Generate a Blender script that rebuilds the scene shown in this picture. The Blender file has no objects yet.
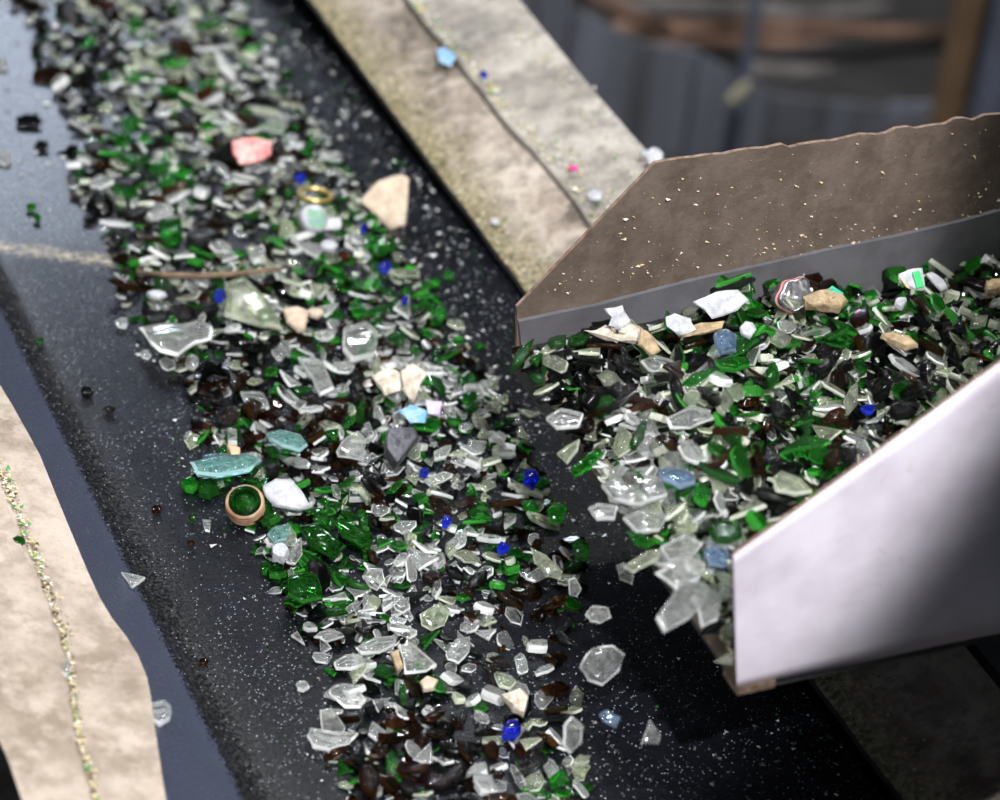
import bpy, math, random
import numpy as np
from mathutils import Matrix, Vector

# ------------------------------------------------------------------ camera maths (1000x800 frame)
FPX = 3000.0
_v1 = np.array([-1574., -2270., FPX]); _v2 = np.array([7531., -1200., FPX])
_Y = _v1/np.linalg.norm(_v1); _n = np.cross(_v1, _v2); _Z = -_n/np.linalg.norm(_n); _X = np.cross(_Y, _Z)
RW = np.stack([_X, _Y, _Z])                   # world = RW @ camera(right, down, forward)
CAM = -(RW @ np.array([0, 0, 1.]))*2.5

def ray(px, py): return RW @ np.array([px-500., py-400., FPX])
def P(px, py, z=0.0):
    d = ray(px, py); return CAM + d*((z-CAM[2])/d[2])
def PL(px, py, p, n):
    d = ray(px, py); n = np.array(n, float); return CAM + d*(((np.array(p)-CAM) @ n)/(d @ n))
def proj(p):
    c = RW.T @ (np.array(p)-CAM); return 500+FPX*c[0]/c[2], 400+FPX*c[1]/c[2], c[2]

sc = bpy.context.scene
COL = sc.collection
cd = bpy.data.cameras.new('camera'); cam = bpy.data.objects.new('camera', cd); COL.objects.link(cam)
cd.sensor_width = 36; cd.lens = FPX/1000*36; cd.clip_start = .05; cd.clip_end = 60
M = Matrix([[RW[i][0], -RW[i][1], -RW[i][2], CAM[i]] for i in range(3)] + [[0, 0, 0, 1]])
cam.matrix_world = M
cd.dof.use_dof = True; cd.dof.focus_distance = 2.27; cd.dof.aperture_fstop = 4.4
sc.camera = cam
sc.view_settings.view_transform = 'Standard'; sc.view_settings.look = 'None'
sc.view_settings.exposure = 0.12; sc.view_settings.gamma = 1.0; sc.view_settings.use_curve_mapping = False
sc.cycles.transparent_max_bounces = 40; sc.cycles.max_bounces = 14
sc.cycles.transmission_bounces = 12; sc.cycles.sample_clamp_indirect = 6.0

w = bpy.data.worlds.new('hall_air'); sc.world = w; w.use_nodes = True
w.node_tree.nodes['Background'].inputs[0].default_value = (.62, .72, .9, 1)
w.node_tree.nodes['Background'].inputs[1].default_value = .07

def aim(o, tgt):
    o.rotation_euler = (Vector(tgt)-o.location).to_track_quat('-Z', 'Y').to_euler()
def area(name, loc, tgt, e, sx, sy, col=(1, 1, 1)):
    d = bpy.data.lights.new(name, 'AREA'); d.shape = 'RECTANGLE'; d.size = sx; d.size_y = sy; d.energy = e; d.color = col
    o = bpy.data.objects.new(name, d); COL.objects.link(o); o.location = loc; aim(o, tgt); return o
def spot(name, loc, tgt, e, ang, blend, r, col=(1, 1, 1)):
    d = bpy.data.lights.new(name, 'SPOT'); d.energy = e; d.spot_size = math.radians(ang); d.spot_blend = blend
    d.shadow_soft_size = r; d.color = col
    o = bpy.data.objects.new(name, d); COL.objects.link(o); o.location = loc; aim(o, tgt); return o
spot('overhead_work_lamp', (.0, -.25, 2.6), (-.16, .0, 0), 150, 44, .6, .02, (1, .985, .97))
spot('hall_lamp_far', (-.5, .9, 2.6), (-.2, .2, 0), 60, 46, .8, .04, (.95, .97, 1))
spot('hall_lamp_side', (-1.7, .1, 2.2), (-.2, .1, .05), 45, 46, .8, .04, (1, .98, .95))
spot('camera_side_lamp', (-.55, -2.3, 2.5), tuple(P(-20, 220)), 600, 25.6, .16, .03, (.97, .95, 1))  # unseen spot; its cone edge is placed to shade the near wall's right
area('hall_window', (.42, 3.0, 1.05), (-.26, .5, 0), 11, .42, .5, (.72, .82, 1))
for k in range(4):
    area('glint_strip', (-1.3+.8*k, .9+.5*(k % 2), 2.7), (-.15, .1, 0), 8, .5, .03, (.95, .98, 1))  # unseen strips, added to put glints on the glass
for k in range(8):
    a_, b_ = k % 4, k//4
    spot('glint_spot', (-1.4+.8*a_+.3*b_, .5+1.2*b_, 3.0), (-.15, .1, 0), 9, 50, .8, .025, (.96, .98, 1))  # weak extra spots out of view, added for more glass glints
spot('background_fill', (.9, .9, 2.0), (1.5, 2.4, -.3), 420, 70, .9, .1, (.96, .95, 1))  # fill light added to brighten the sheets and timbers behind

# ------------------------------------------------------------------ helpers
def props(o, label=None, cat=None, group=None, kind=None):
    for k, v in (('label', label), ('category', cat), ('group', group), ('kind', kind)):
        if v: o[k] = v
    return o
def empty(name, loc, label, cat, group=None):
    o = bpy.data.objects.new(name, None); COL.objects.link(o); o.location = Vector(loc); o.empty_display_size = .02
    return props(o, label, cat, group)
def make_mesh(name, verts, faces, mats, midx=None, smooth=None):
    me = bpy.data.meshes.new(name); me.from_pydata([tuple(v) for v in verts], [], [tuple(f) for f in faces])
    for m in (mats if isinstance(mats, (list, tuple)) else [mats]): me.materials.append(m)
    if midx is not None: me.polygons.foreach_set('material_index', np.array(midx, dtype=np.int32))
    if smooth is not None: me.polygons.foreach_set('use_smooth', np.array(smooth, dtype=bool))
    me.update(); return me
def link(name, me, parent=None, loc=None):
    o = bpy.data.objects.new(name, me); COL.objects.link(o)
    if parent: o.parent = parent
    if loc is not None: o.location = Vector(loc)
    return o
def box_geo(x0, x1, y0, y1, z0, z1):
    v = [(x, y, z) for z in (z0, z1) for y in (y0, y1) for x in (x0, x1)]
    f = [(0, 2, 3, 1), (4, 5, 7, 6), (0, 1, 5, 4), (2, 6, 7, 3), (0, 4, 6, 2), (1, 3, 7, 5)]
    return v, f
def box(name, dims, mat, parent=None, bevel=0, rel=(0, 0, 0), rot=None, loc=None):
    v, f = box_geo(*dims)
    if parent is not None and rel == 'world':
        L = parent.location; v = [(a-L[0], b-L[1], c-L[2]) for a, b, c in v]
    o = link(name, make_mesh(name, v, f, mat), parent, loc)
    if rot: o.rotation_euler = rot
    if bevel:
        m = o.modifiers.new('edge', 'BEVEL'); m.width = bevel; m.segments = 2
    return o
def prism(name, top, thick_vec, mat, parent=None, off=(0, 0, 0), edge_mat=None):
    """solid plate from an outline of 3-D points, thickened along thick_vec"""
    n = len(top); o = np.array(off); t = np.array(top, float)-o; b = t+np.array(thick_vec)
    faces = [tuple(range(n)), tuple(range(2*n-1, n-1, -1))]+[(i, n+i, n+(i+1) % n, (i+1) % n) for i in range(n)]
    me = make_mesh(name, list(t)+list(b), faces, [mat, edge_mat] if edge_mat else mat, [0, 0]+[1 if edge_mat else 0]*n)
    return link(name, me, parent)
def sweep(name, pts, rad, mat, parent=None, seg=7, loc=None, rng=None):
    pts = [Vector(p) for p in pts]; v = []; f = []
    for i, p in enumerate(pts):
        d = (pts[min(i+1, len(pts)-1)]-pts[max(i-1, 0)]).normalized()
        u = d.cross(Vector((.13, .31, .94))).normalized(); q = d.cross(u); r = rad[i] if hasattr(rad, '__len__') else rad
        for k in range(seg):
            a = 2*math.pi*k/seg; rr = r*(1+(rng.uniform(-.12, .12) if rng else 0))
            v.append(p+(u*math.cos(a)+q*math.sin(a))*rr)
    for i in range(len(pts)-1):
        for k in range(seg): f.append((i*seg+k, i*seg+(k+1) % seg, (i+1)*seg+(k+1) % seg, (i+1)*seg+k))
    f.append(tuple(range(seg))[::-1]); f.append(tuple((len(pts)-1)*seg+k for k in range(seg)))
    return link(name, make_mesh(name, v, f, mat, smooth=[True]*(len(f)-2)+[False]*2), parent, loc)
def lathe(name, prof, mat, parent=None, seg=28, loc=None, dent=0, rng=None, a0=0, a1=2*math.pi):
    full = abs(a1-a0-2*math.pi) < 1e-6; ns = seg if full else seg+1; v = []; f = []
    for j in range(ns):
        a = a0+(a1-a0)*j/seg; k = 1+(dent*math.sin(2.3*a+1)+dent*.6*math.sin(5*a) if dent else 0)
        for r, z in prof: v.append((r*k*math.cos(a), r*k*math.sin(a), z+(dent*.01*math.sin(3*a) if dent else 0)))
    m = len(prof)
    for j in range(seg):
        j2 = (j+1) % ns
        for i in range(m-1): f.append((j*m+i, j2*m+i, j2*m+i+1, j*m+i+1))
    return link(name, make_mesh(name, v, f, mat, smooth=[True]*len(f)), parent, loc)

# ------------------------------------------------------------------ materials
class NT:
    def __init__(s, name):
        s.m = bpy.data.materials.new(name); s.m.use_nodes = True; s.t = s.m.node_tree; s.t.nodes.clear()
        s.out = s.t.nodes.new('ShaderNodeOutputMaterial')
    def n(s, ty, **kw):
        nd = s.t.nodes.new('ShaderNode'+ty)
        for k, v in kw.items():
            if k.startswith('_'): setattr(nd, k[1:], v)
            else:
                i = nd.inputs[int(k[1:])] if k[0] == 'i' and k[1:].isdigit() else nd.inputs[k.replace('__', ' ')]
                s.set(i, v)
        return nd
    def set(s, i, v):
        if isinstance(v, bpy.types.NodeSocket): s.t.links.new(v, i)
        elif isinstance(v, bpy.types.Node): s.t.links.new(v.outputs[0], i)
        else:
            if hasattr(i.default_value, '__len__') and len(i.default_value) == 4 and len(v) == 3: v = (*v, 1)
            i.default_value = v
    def ramp(s, fac, stops):
        r = s.n('ValToRGB', Fac=fac); e = r.color_ramp.elements
        while len(e) < len(stops): e.new(.5)
        for k, (p, c) in enumerate(stops):
            e[k].position = p; e[k].color = (*c, 1) if hasattr(c, '__len__') else (c, c, c, 1)
        return r
    def noise(s, scale, detail=4, rough=.6, vec=None, dist=0):
        nd = s.n('TexNoise', Scale=scale, Detail=detail, Roughness=rough, Distortion=dist)
        s.set(nd.inputs['Vector'], vec if vec is not None else s.co()); return nd.outputs['Fac']
    def co(s):
        if not hasattr(s, '_c'): s._c = s.n('NewGeometry').outputs['Position']
        return s._c
    def obj(s):
        if not hasattr(s, '_o'): s._o = s.n('TexCoord').outputs['Object']
        return s._o
    def mix(s, fac, a, b, blend='MIX'):
        nd = s.n('Mix', _data_type='RGBA', _blend_type=blend)
        s.set(nd.inputs[0], fac); s.set(nd.inputs[6], a); s.set(nd.inputs[7], b); return nd.outputs[2]
    def math(s, op, a, b=0.0, clamp=False):
        nd = s.n('Math', _operation=op, _use_clamp=clamp, i0=a, i1=b); return nd.outputs[0]
    def bump(s, h, strength=.3, dist=.002): return s.n('Bump', Height=h, Strength=strength, Distance=dist).outputs[0]
    def surf(s, sh): s.set(s.out.inputs[0], sh.outputs[0] if isinstance(sh, bpy.types.Node) else sh); return s.m
    def principled(s, **kw): return s.n('BsdfPrincipled', **kw)

def glass_pair(name, tint, edge, dust=.12, value_var=.25, refr=.4, cut=.55):
    out = []
    for side in ('face', 'cut'):
        t = NT(name+'_'+side)
        oi = t.n('ObjectInfo').outputs['Random']; isl = t.n('NewGeometry').outputs['Random Per Island']
        r = t.math('FRACT', t.math('ADD', oi, isl))
        val = t.math('ADD', t.math('MULTIPLY', r, value_var*2), 1-value_var)
        tc = t.n('HueSaturation', Color=tint, Value=val, Hue=t.math('ADD', t.math('MULTIPLY', isl, .03), .485)).outputs[0]
        bp = t.bump(t.noise(70, 2, .5, t.obj()), .22, .004)
        if side == 'face':
            gl = t.n('BsdfGlass', Color=tc, Roughness=.04, IOR=1.5, Normal=bp)
            tr = t.n('BsdfTransparent', Color=tc)
            gs = t.n('BsdfGlossy', Color=(1, 1, 1), Roughness=.05, Normal=bp)
            fr = t.n('Fresnel', IOR=1.5, Normal=bp)
            thin = t.n('MixShader', Fac=fr.outputs[0], i1=tr.outputs[0], i2=gs.outputs[0])
            base = t.n('MixShader', Fac=refr, i1=thin.outputs[0], i2=gl.outputs[0])
            dn = t.ramp(t.noise(260, 3, .7, t.obj()), [(.38, dust*.35), (.75, min(1, dust*2.4))])
            df = t.n('BsdfDiffuse', Color=edge)
            out.append(t.surf(t.n('MixShader', Fac=dn.outputs[0], i1=base.outputs[0], i2=df.outputs[0])))
        else:
            ec = t.n('HueSaturation', Color=edge, Value=val).outputs[0]
            pr = t.principled(Base__Color=ec, Roughness=.12, Normal=bp, IOR=1.5)
            t.set(pr.inputs['Specular IOR Level'], .8)
            gl = t.n('BsdfGlass', Color=tc, Roughness=.1, IOR=1.5, Normal=bp)
            out.append(t.surf(t.n('MixShader', Fac=cut, i1=gl.outputs[0], i2=pr.outputs[0])))
    return out
G = {
 'clear': glass_pair('clear_glass', (.97, .98, .97), (.93, .95, .92), .04, .06, .4, .55),
 'pale':  glass_pair('pale_green_glass', (.86, .90, .78), (.72, .76, .62), .07, .15, .4, .5),
 'green': glass_pair('green_glass', (.07, .52, .08), (.05, .33, .04), .05, .6, .45, .35),
 'brown': glass_pair('amber_glass', (.25, .115, .02), (.065, .032, .009), .03, .5, .4, .2),
 'dark':  glass_pair('dark_glass', (.03, .045, .03), (.016, .02, .016), .04, .4, .2, .3),
 'blue':  glass_pair('cobalt_glass', (.03, .07, .75), (.02, .05, .62), .12, .2, .3, .6),
 'teal':  glass_pair('aqua_glass', (.48, .78, .74), (.40, .62, .60), .12, .1, .4, .6),
 'steelblue': glass_pair('blue_grey_glass', (.38, .52, .68), (.28, .38, .50), .14, .1, .3, .6),
}
def matte(name, col, col2=None, scale=60, rough=.75, spec=.3, bump=.3, metal=0):
    t = NT(name); c2 = col2 or tuple(x*.6 for x in col)
    nz = t.noise(scale, 5, .65, t.obj())
    c = t.ramp(nz, [(.35, c2), (.62, col)]).outputs[0]
    p = t.principled(Base__Color=c, Roughness=rough, Metallic=metal, Normal=t.bump(nz, bump, .002))
    t.set(p.inputs['Specular IOR Level'], spec); return t.surf(p)

WHITE = matte('white_plastic', (.42, .43, .44), (.25, .26, .28), 120, .35)
PAPER = matte('soiled_white_paper', (.52, .49, .41), (.27, .22, .16), 110, .8)
CREAM = matte('cream_card', (.50, .41, .31), (.33, .26, .19), 90, .8)
PINK = matte('pink_print', (.62, .16, .15), (.60, .42, .38), 120, .6)
TAN = matte('tan_crumpled_foil', (.36, .28, .16), (.16, .11, .06), 90, .6)
WOOD = matte('twig_wood', (.15, .10, .065), (.06, .04, .025), 60, .8)
GOLD = matte('brass_ring', (.70, .55, .22), (.45, .33, .12), 80, .3, .6, .1, .8)
ORANGE = matte('orange_print', (.75, .26, .12), (.80, .60, .50), 300, .5)
MINT = matte('mint_plastic', (.05, .42, .28), (.03, .30, .20), 80, .4)
SKYB = matte('sky_blue_print', (.10, .28, .46), (.34, .44, .52), 160, .5)
LILAC = matte('lilac_film', (.36, .30, .44), (.46, .43, .50), 100, .5)
STRIPE = matte('green_print', (.04, .45, .14), (.03, .35, .1), 80, .5)
SILVER = matte('crushed_can_metal', (.62, .62, .64), (.30, .28, .30), 60, .25, .6, .4, .9)
CHAR = matte('charcoal_lump', (.05, .05, .065), (.02, .02, .028), 150, .35, .7, .9)
MAGENTA = matte('magenta_chip', (.65, .05, .22), None, 90, .5)
TRED = matte('threaded_ring', (.40, .27, .17), (.26, .13, .07), 60, .45)

# belt rubber: near black, with pale glass dust speckles and dusty patches
def belt_mat():
    t = NT('belt_rubber'); c = t.co()
    v = t.n('TexVoronoi', Scale=520, Vector=c); sp = t.math('LESS_THAN', v.outputs['Distance'], .24)
    wn = t.n('SeparateColor', Color=v.outputs['Color']); keep = t.math('GREATER_THAN', wn.outputs[0], t.math('SUBTRACT', 1.36, t.noise(9, 3, .6)))
    sx = t.n('SeparateXYZ', Vector=c).outputs[0]
    flat = t.math('GREATER_THAN', t.math('ADD', sx, t.math('MULTIPLY', t.noise(500, 3, .7), .028)), -.352)
    f = t.math('MULTIPLY', t.math('MULTIPLY', sp, keep), flat)
    dust = t.ramp(t.noise(14, 6, .7), [(.45, (.0025, .003, .0045)), (.75, (.007, .0075, .011))]).outputs[0]
    # dusty margin along the fold of the raised edge
    mg = t.math('SUBTRACT', 1.0, t.math('MULTIPLY', t.math('ABSOLUTE', t.math('ADD', sx, .345)), 32), True)
    grain = t.ramp(t.noise(420, 2, .6), [(.45, 0.), (.62, 1.)]).outputs[0]
    col = t.mix(t.math('MULTIPLY', t.math('MULTIPLY', mg, grain), .2), dust, (.17, .165, .15))
    col = t.mix(t.math('MULTIPLY', f, .85), col, (.40, .43, .48))
    smooth = t.mix(flat, (.030, .036, .055), (0, 0, 0)); col = t.mix(1.0, col, smooth, 'ADD')
    # pale dust bank left across the belt where it breaks over the roller
    p0, p1 = P(0, 246), P(115, 262); d = (p1-p0)/np.linalg.norm(p1-p0); nn = (-d[1], d[0], 0)
    dd = t.n('VectorMath', _operation='DOT_PRODUCT', i0=c, i1=nn).outputs['Value']
    dist = t.math('ABSOLUTE', t.math('SUBTRACT', t.math('ADD', dd, t.math('MULTIPLY', t.noise(30, 3, .6), .016)), float(p0[0]*nn[0]+p0[1]*nn[1])+.008))
    ban = t.math('MULTIPLY', t.math('SUBTRACT', 1.0, t.math('MULTIPLY', dist, 75), True), t.math('LESS_THAN', sx, -.2))
    ban = t.math('MULTIPLY', ban, t.ramp(t.noise(160, 4, .7), [(.4, 0.), (.6, 1.)]).outputs[0])
    col = t.mix(ban, col, (.30, .25, .17))
    p = t.principled(Base__Color=col, Roughness=t.math('ADD', t.math('MULTIPLY', t.noise(300, 3, .6), .16), .20), Normal=t.bump(t.noise(480, 4, .7), .22, .0008))
    t.set(p.inputs['Specular IOR Level'], .38); return t.surf(p)
BELT = belt_mat()

def skirt_mat(name, base, light, dark, olive_from=None, rust=.3):
    t = NT(name); c = t.co()
    big = t.noise(11, 6, .68); mid = t.noise(46, 5, .7); fine = t.noise(330, 3, .7)
    col = t.ramp(big, [(.38, dark), (.5, base), (.62, light)]).outputs[0]
    col = t.mix(t.ramp(mid, [(.48, 0.), (.64, .7)]).outputs[0], col, light)
    col = t.mix(t.ramp(t.noise(23, 5, .7), [(.52, 0.), (.68, .8)]).outputs[0], col, dark)
    col = t.mix(t.ramp(t.noise(31, 6, .75), [(.50, 0.), (.60, .55)]).outputs[0], col, dark)
    if olive_from is not None:
        sx = t.n('SeparateXYZ', Vector=c).outputs[0]
        fall = t.math('SUBTRACT', 1.0, t.math('MULTIPLY', t.math('ADD', t.math('SUBTRACT', sx, olive_from), t.math('MULTIPLY', t.math('SUBTRACT', mid, .5), .05)), 24), True)
        g = t.ramp(t.noise(210, 3, .7), [(.36, (.035, .036, .016)), (.5, (.15, .13, .055)), (.66, (.40, .34, .22))]).outputs[0]
        col = t.mix(t.math('MULTIPLY', fall, .85), col, g)
    col = t.mix(t.ramp(fine, [(.60, 0.), (.72, .5)]).outputs[0], col, tuple(x*.45 for x in base))
    p = t.principled(Base__Color=col, Roughness=.72, Normal=t.bump(t.math('ADD', mid, t.math('MULTIPLY', fine, .5)), .5, .0016))
    t.set(p.inputs['Specular IOR Level'], .25); return t.surf(p)
SK_R = skirt_mat('dusty_skirt', (.25, .205, .165), (.42, .37, .31), (.085, .07, .055), .08)
SK_R2 = skirt_mat('dusty_upper_plate', (.25, .23, .20), (.37, .345, .30), (.13, .12, .105))
SK_L = skirt_mat('beige_plate', (.34, .285, .23), (.41, .35, .29), (.20, .16, .12))
CH_B = skirt_mat('brown_dusty_plate', (.135, .103, .078), (.175, .138, .107), (.088, .066, .05))
def wall_paint():
    t = NT('pale_chute_paint'); nz = t.noise(18, 5, .6)
    col = t.ramp(nz, [(.35, (.62, .57, .62)), (.65, (.78, .74, .79))]).outputs[0]
    col = t.mix(t.ramp(t.noise(55, 4, .6, dist=.8), [(.66, 0.), (.74, .6)]).outputs[0], col, (.50, .34, .28))
    p = t.principled(Base__Color=col, Roughness=.38, Normal=t.bump(t.noise(120, 3, .6), .08, .001))
    return t.surf(p)
PALE = wall_paint()
RUST = matte('rusty_cut_edge', (.20, .14, .105), (.08, .05, .035), 120, .7)
LINER = matte('grey_rubber_liner', (.125, .123, .13), (.09, .088, .093), 25, .45, .5, .1)
STEEL = matte('dark_frame_steel', (.06, .06, .062), (.03, .028, .026), 20, .6)
APRON = matte('dusty_lip_plate', (.30, .25, .17), (.13, .10, .07), 90, .75)
CONC = matte('concrete', (.05, .047, .045), (.025, .024, .022), 4, .85)
def sheet_mat():
    t = NT('weathered_grey_sheet'); mp = t.n('Mapping', Vector=t.co(), Scale=(7, 7, 1.0)).outputs[0]
    a = t.noise(1.3, 4, .6, mp)
    col = t.ramp(a, [(.3, (.055, .052, .048)), (.5, (.13, .14, .16)), (.72, (.20, .22, .26))]).outputs[0]
    return t.surf(t.principled(Base__Color=col, Roughness=.6))
SHEET = sheet_mat()
BEAM = matte('rusty_timber', (.26, .16, .11), (.07, .04, .028), 9, .75)
BEAM2 = matte('grey_beam', (.22, .20, .19), (.08, .07, .065), 9, .7)
POST = matte('brown_post', (.19, .12, .065), (.12, .075, .04), 5, .7)
GPOST = matte('grey_post', (.13, .15, .20), (.09, .10, .13), 5, .6)
STRAW = matte('straw_tuft', (.42, .40, .27), (.28, .26, .18), 30, .8)

# ------------------------------------------------------------------ setting
def struct(o): o['kind'] = 'structure'; return o
struct(box('floor', (-4, 5, -3.5, 5.5, -1.3, -1.2), CONC))
struct(box('wall_back', (-4, 5, 5.3, 5.5, -1.2, 3.2), CONC))
struct(box('wall_right', (4.8, 5, -3.5, 5.3, -1.2, 3.2), CONC))

# grey sheet barrier, stacked timbers and posts beyond the conveyor
YB = 2.15
def BP(px, py, y=YB): return PL(px, py, (0, y, 0), (0, 1, 0))
bar = empty('sheet_barrier', (1.5, YB, -1.2), 'low barrier of weathered blue-grey upright sheets behind the conveyor', 'barrier')
tops = [(505, -30, 541, -28), (543, -30, 573, -18), (575, 10, 640, 42), (642, 44, 700, 52), (702, 55, 770, 92), (772, 96, 830, 104), (832, 102, 892, 108), (894, 104, 1010, 106)]
for i, (a, b, c, d) in enumerate(tops):
    y = YB+(.03 if i % 2 else 0); p, q = BP(a, b, y), BP(c, d, y)
    pts = [(p[0], y, -1.2), (q[0], y, -1.2), (q[0], y, q[2]), (p[0], y, p[2])]
    prism('sheet', pts, (0, .012, 0), SHEET, bar, bar.location)
rail = empty('timber_stack', (1.6, 2.6, -1.2), 'stack of long rusty brown timbers behind the grey sheet barrier', 'timber stack')
rng = random.Random(5)
for i, (x0, y0, x1, y1, th, y, m) in enumerate([(560, -14, 655, 28, .028, 2.3, BEAM), (560, -8, 960, 2, .03, 2.75, BEAM), (610, 26, 905, 30, .032, 2.4, BEAM), (590, 8, 900, 14, .04, 2.6, BEAM2),
        (650, 40, 1010, 44, .03, 2.5, BEAM), (748, 72, 1010, 80, .034, 2.4, BEAM2), (745, 60, 1010, 58, .03, 2.7, BEAM), (820, 90, 1010, 93, .03, 2.5, BEAM), (690, 20, 1010, 24, .045, 2.9, BEAM2)]):
    p, q = BP(x0, y0, y), BP(x1, y1, y); q = q+(q-p)*.15
    sweep('timber', [Vector(p-np.array(rail.location)).lerp(Vector(q-np.array(rail.location)), k/5)+Vector((0, 0, rng.uniform(-.006, .006))) for k in range(6)], th*.5, m, rail, 6)
for k, x in enumerate((BP(640, 0, 2.95)[0], BP(990, 0, 2.95)[0])):
    box('bearer', (x-.05, x+.05, 2.9, 3.0, -1.2, BP(700, -20, 2.95)[2]), STEEL, rail, rel='world')
def post(name, px0, px1, y, mat, label):
    a, b = BP(px0, 60, y), BP(px1, 60, y); wd = b[0]-a[0]
    o = box(name, (-wd/2, wd/2, -wd*.4, wd*.4, 0, 1.9), mat, None, .006, loc=((a[0]+b[0])/2, y, -1.2)); return props(o, label, 'post')
post('timber_post', 946, 968, 2.05, POST, 'square brown wooden post standing in front of the timber stack')
post('steel_post', 991, 1030, 2.0, GPOST, 'blue-grey steel post at the right edge beside the brown post')
o = post('thin_pipe', 742, 753, 2.08, GPOST, 'thin upright grey pipe in front of the grey sheet barrier'); o['category'] = 'pipe'
tf = empty('straw_tuft', BP(737, 95, 2.06), 'pale straw-coloured tuft caught on the thin grey pipe', 'tuft')
for k in range(7):
    a, b = BP(749-k, 82+k, 2.04), BP(728+k*3, 104-k*2+rng.uniform(-4, 4), 2.02)
    L = np.array(tf.location); sweep('strand', [Vector(a-L), Vector((a+b)/2-L+np.array([0, 0, .006])), Vector(b-L)], .006, STRAW, tf, 5)

# ------------------------------------------------------------------ conveyor
XR = .078                                       # right edge of the belt under the skirt
KA, KB = P(0, 244), P(520, 292)                 # line where the belt breaks over a roller
_kd = (KB-KA)/np.linalg.norm(KB-KA); _kn = np.array([-_kd[1], _kd[0], 0])
def belt_z(x, y):
    z = 0.0
    if x < -.345: z += (-.345-x)*.45+max(0, (-.375-x))*.2
    u = (np.array([x, y, 0])-KA) @ _kn
    if u > 0: z -= u*.052
    return z
conv = empty('belt_conveyor', (-.15, 0, -1.2), 'black rubber belt conveyor with dusty side plates, carrying the glass stream', 'conveyor')
CL = np.array(conv.location)
xs = list(np.concatenate([np.linspace(-.432, -.34, 12), np.linspace(-.33, XR+.03, 20)])); ys = list(np.linspace(-1.0, 1.5, 90))
v = []; f = []
for x in xs:
    for y in ys: v.append((x-CL[0], y-CL[1], belt_z(x, y)-CL[2]))
ny = len(ys)
for i in range(len(xs)-1):
    for j in range(ny-1): f.append((i*ny+j, (i+1)*ny+j, (i+1)*ny+j+1, i*ny+j+1))
belt = link('belt', make_mesh('belt', v, f, BELT, smooth=[True]*len(f)), conv)
so = belt.modifiers.new('thickness', 'SOLIDIFY'); so.thickness = .009; so.offset = -1
def plate(name, pts, th, mat, edge=None, par=conv, nrm=(0, 0, -1)):
    return prism(name, pts, np.array(nrm)*th, mat, par, par.location, edge)
# right side: lower rubber skirt, then the upper plate lapping over it
def wavy(x, y0, y1, z, n, amp, rg):
    return [(x+rg.uniform(-amp, amp), y0+(y1-y0)*k/n, z) for k in range(n+1)]
rg = random.Random(3)
lo = wavy(XR-.002, -1.0, 1.5, .010, 60, .0009, rg)+[(.165, 1.5, .052), (.165, -1.0, .052)]
def strip_plate(name, inner, outer, th, mat, edge):
    """ruled plate between two polylines of equal length"""
    n = len(inner); L = CL; a = [np.array(p)-L for p in inner]; b = [np.array(p)-L for p in outer]
    dn = np.array([0, 0, -th]); v = a+b+[p+dn for p in a]+[p+dn for p in b]; f = []; mi = []
    for i in range(n-1):
        f.append((i, n+i, n+i+1, i+1)); mi.append(0)
        f.append((2*n+i, 2*n+i+1, 3*n+i+1, 3*n+i)); mi.append(0)
        f.append((i, i+1, 2*n+i+1, 2*n+i)); mi.append(1)
        f.append((n+i, 3*n+i, 3*n+i+1, n+i+1)); mi.append(1)
    f.append((0, 2*n, 3*n, n)); mi.append(1); f.append((n-1, 2*n-1, 4*n-1, 3*n-1)); mi.append(1)
    return link(name, make_mesh(name, v, f, [mat, edge], mi), conv)
yy = np.linspace(-1.0, 1.5, 70)
inner = [(XR+rg.uniform(-.0008, .0008), y, .0135) for y in yy]
strip_plate('skirt', inner, [(.175, y, .056) for y in yy], .006, SK_R, STEEL)
yy = np.linspace(-.118, 1.5, 60)
ui = [(.148+.003*math.sin(y*9)+.0015*math.sin(y*31)+rg.uniform(-.001, .001), y, .0535) for y in yy]
uo = [(.232+.0015*math.sin(y*14), y, .078) for y in yy]
strip_plate('upper_plate', ui, uo, .006, SK_R2, SK_R2)
# left side: two lapped plates with a bulging inner edge, standing over the raised belt edge
def lz(x): return .050+max(0, -.405-x)*.25
edge_px = [(-60, 250), (-30, 322), (0, 385), (14, 408), (28, 433), (40, 455), (58, 500), (75, 541), (88, 572), (100, 598), (112, 618), (126, 636), (138, 655), (147, 677), (151, 697), (154, 722), (158, 748), (162, 775), (166, 800), (176, 860), (188, 930)]
crk_px = [(-90, 280), (-70, 330), (-22, 440), (-12, 460), (-4, 475), (4, 492), (14, 515), (22, 540), (31, 562), (42, 590), (50, 612), (58, 636), (65, 660), (68, 680), (70, 705), (73, 725), (78, 748), (85, 772), (92, 800), (106, 860), (120, 930)]
out_px = [(-190, 330), (-180, 380), (-150, 480), (-130, 510), (-120, 530), (-110, 550), (-98, 572), (-85, 596), (-72, 616), (-60, 640), (-48, 662), (-36, 684), (-24, 704), (-16, 716), (-8, 728), (0, 742), (8, 760), (15, 780), (22, 800), (45, 860), (72, 930)]
pl_n = np.array([.24, 0, 1.]); pl_p = np.array([-.405, 0, .050])
E1 = [PL(a, b, pl_p, pl_n) for a, b in edge_px]
K1 = [PL(a+3, b, pl_p, pl_n) for a, b in crk_px]
K2 = [PL(a-3, b, pl_p+np.array([0, 0, .006]), pl_n) for a, b in crk_px]
O2 = [PL(a, b, pl_p+np.array([0, 0, .006]), pl_n) for a, b in out_px]
strip_plate('side_plate', E1, [k-np.array([.012, 0, -.003]) for k in K1], .004, SK_L, SK_L)
strip_plate('side_plate', K2, O2, .005, SK_L, STEEL)
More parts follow.
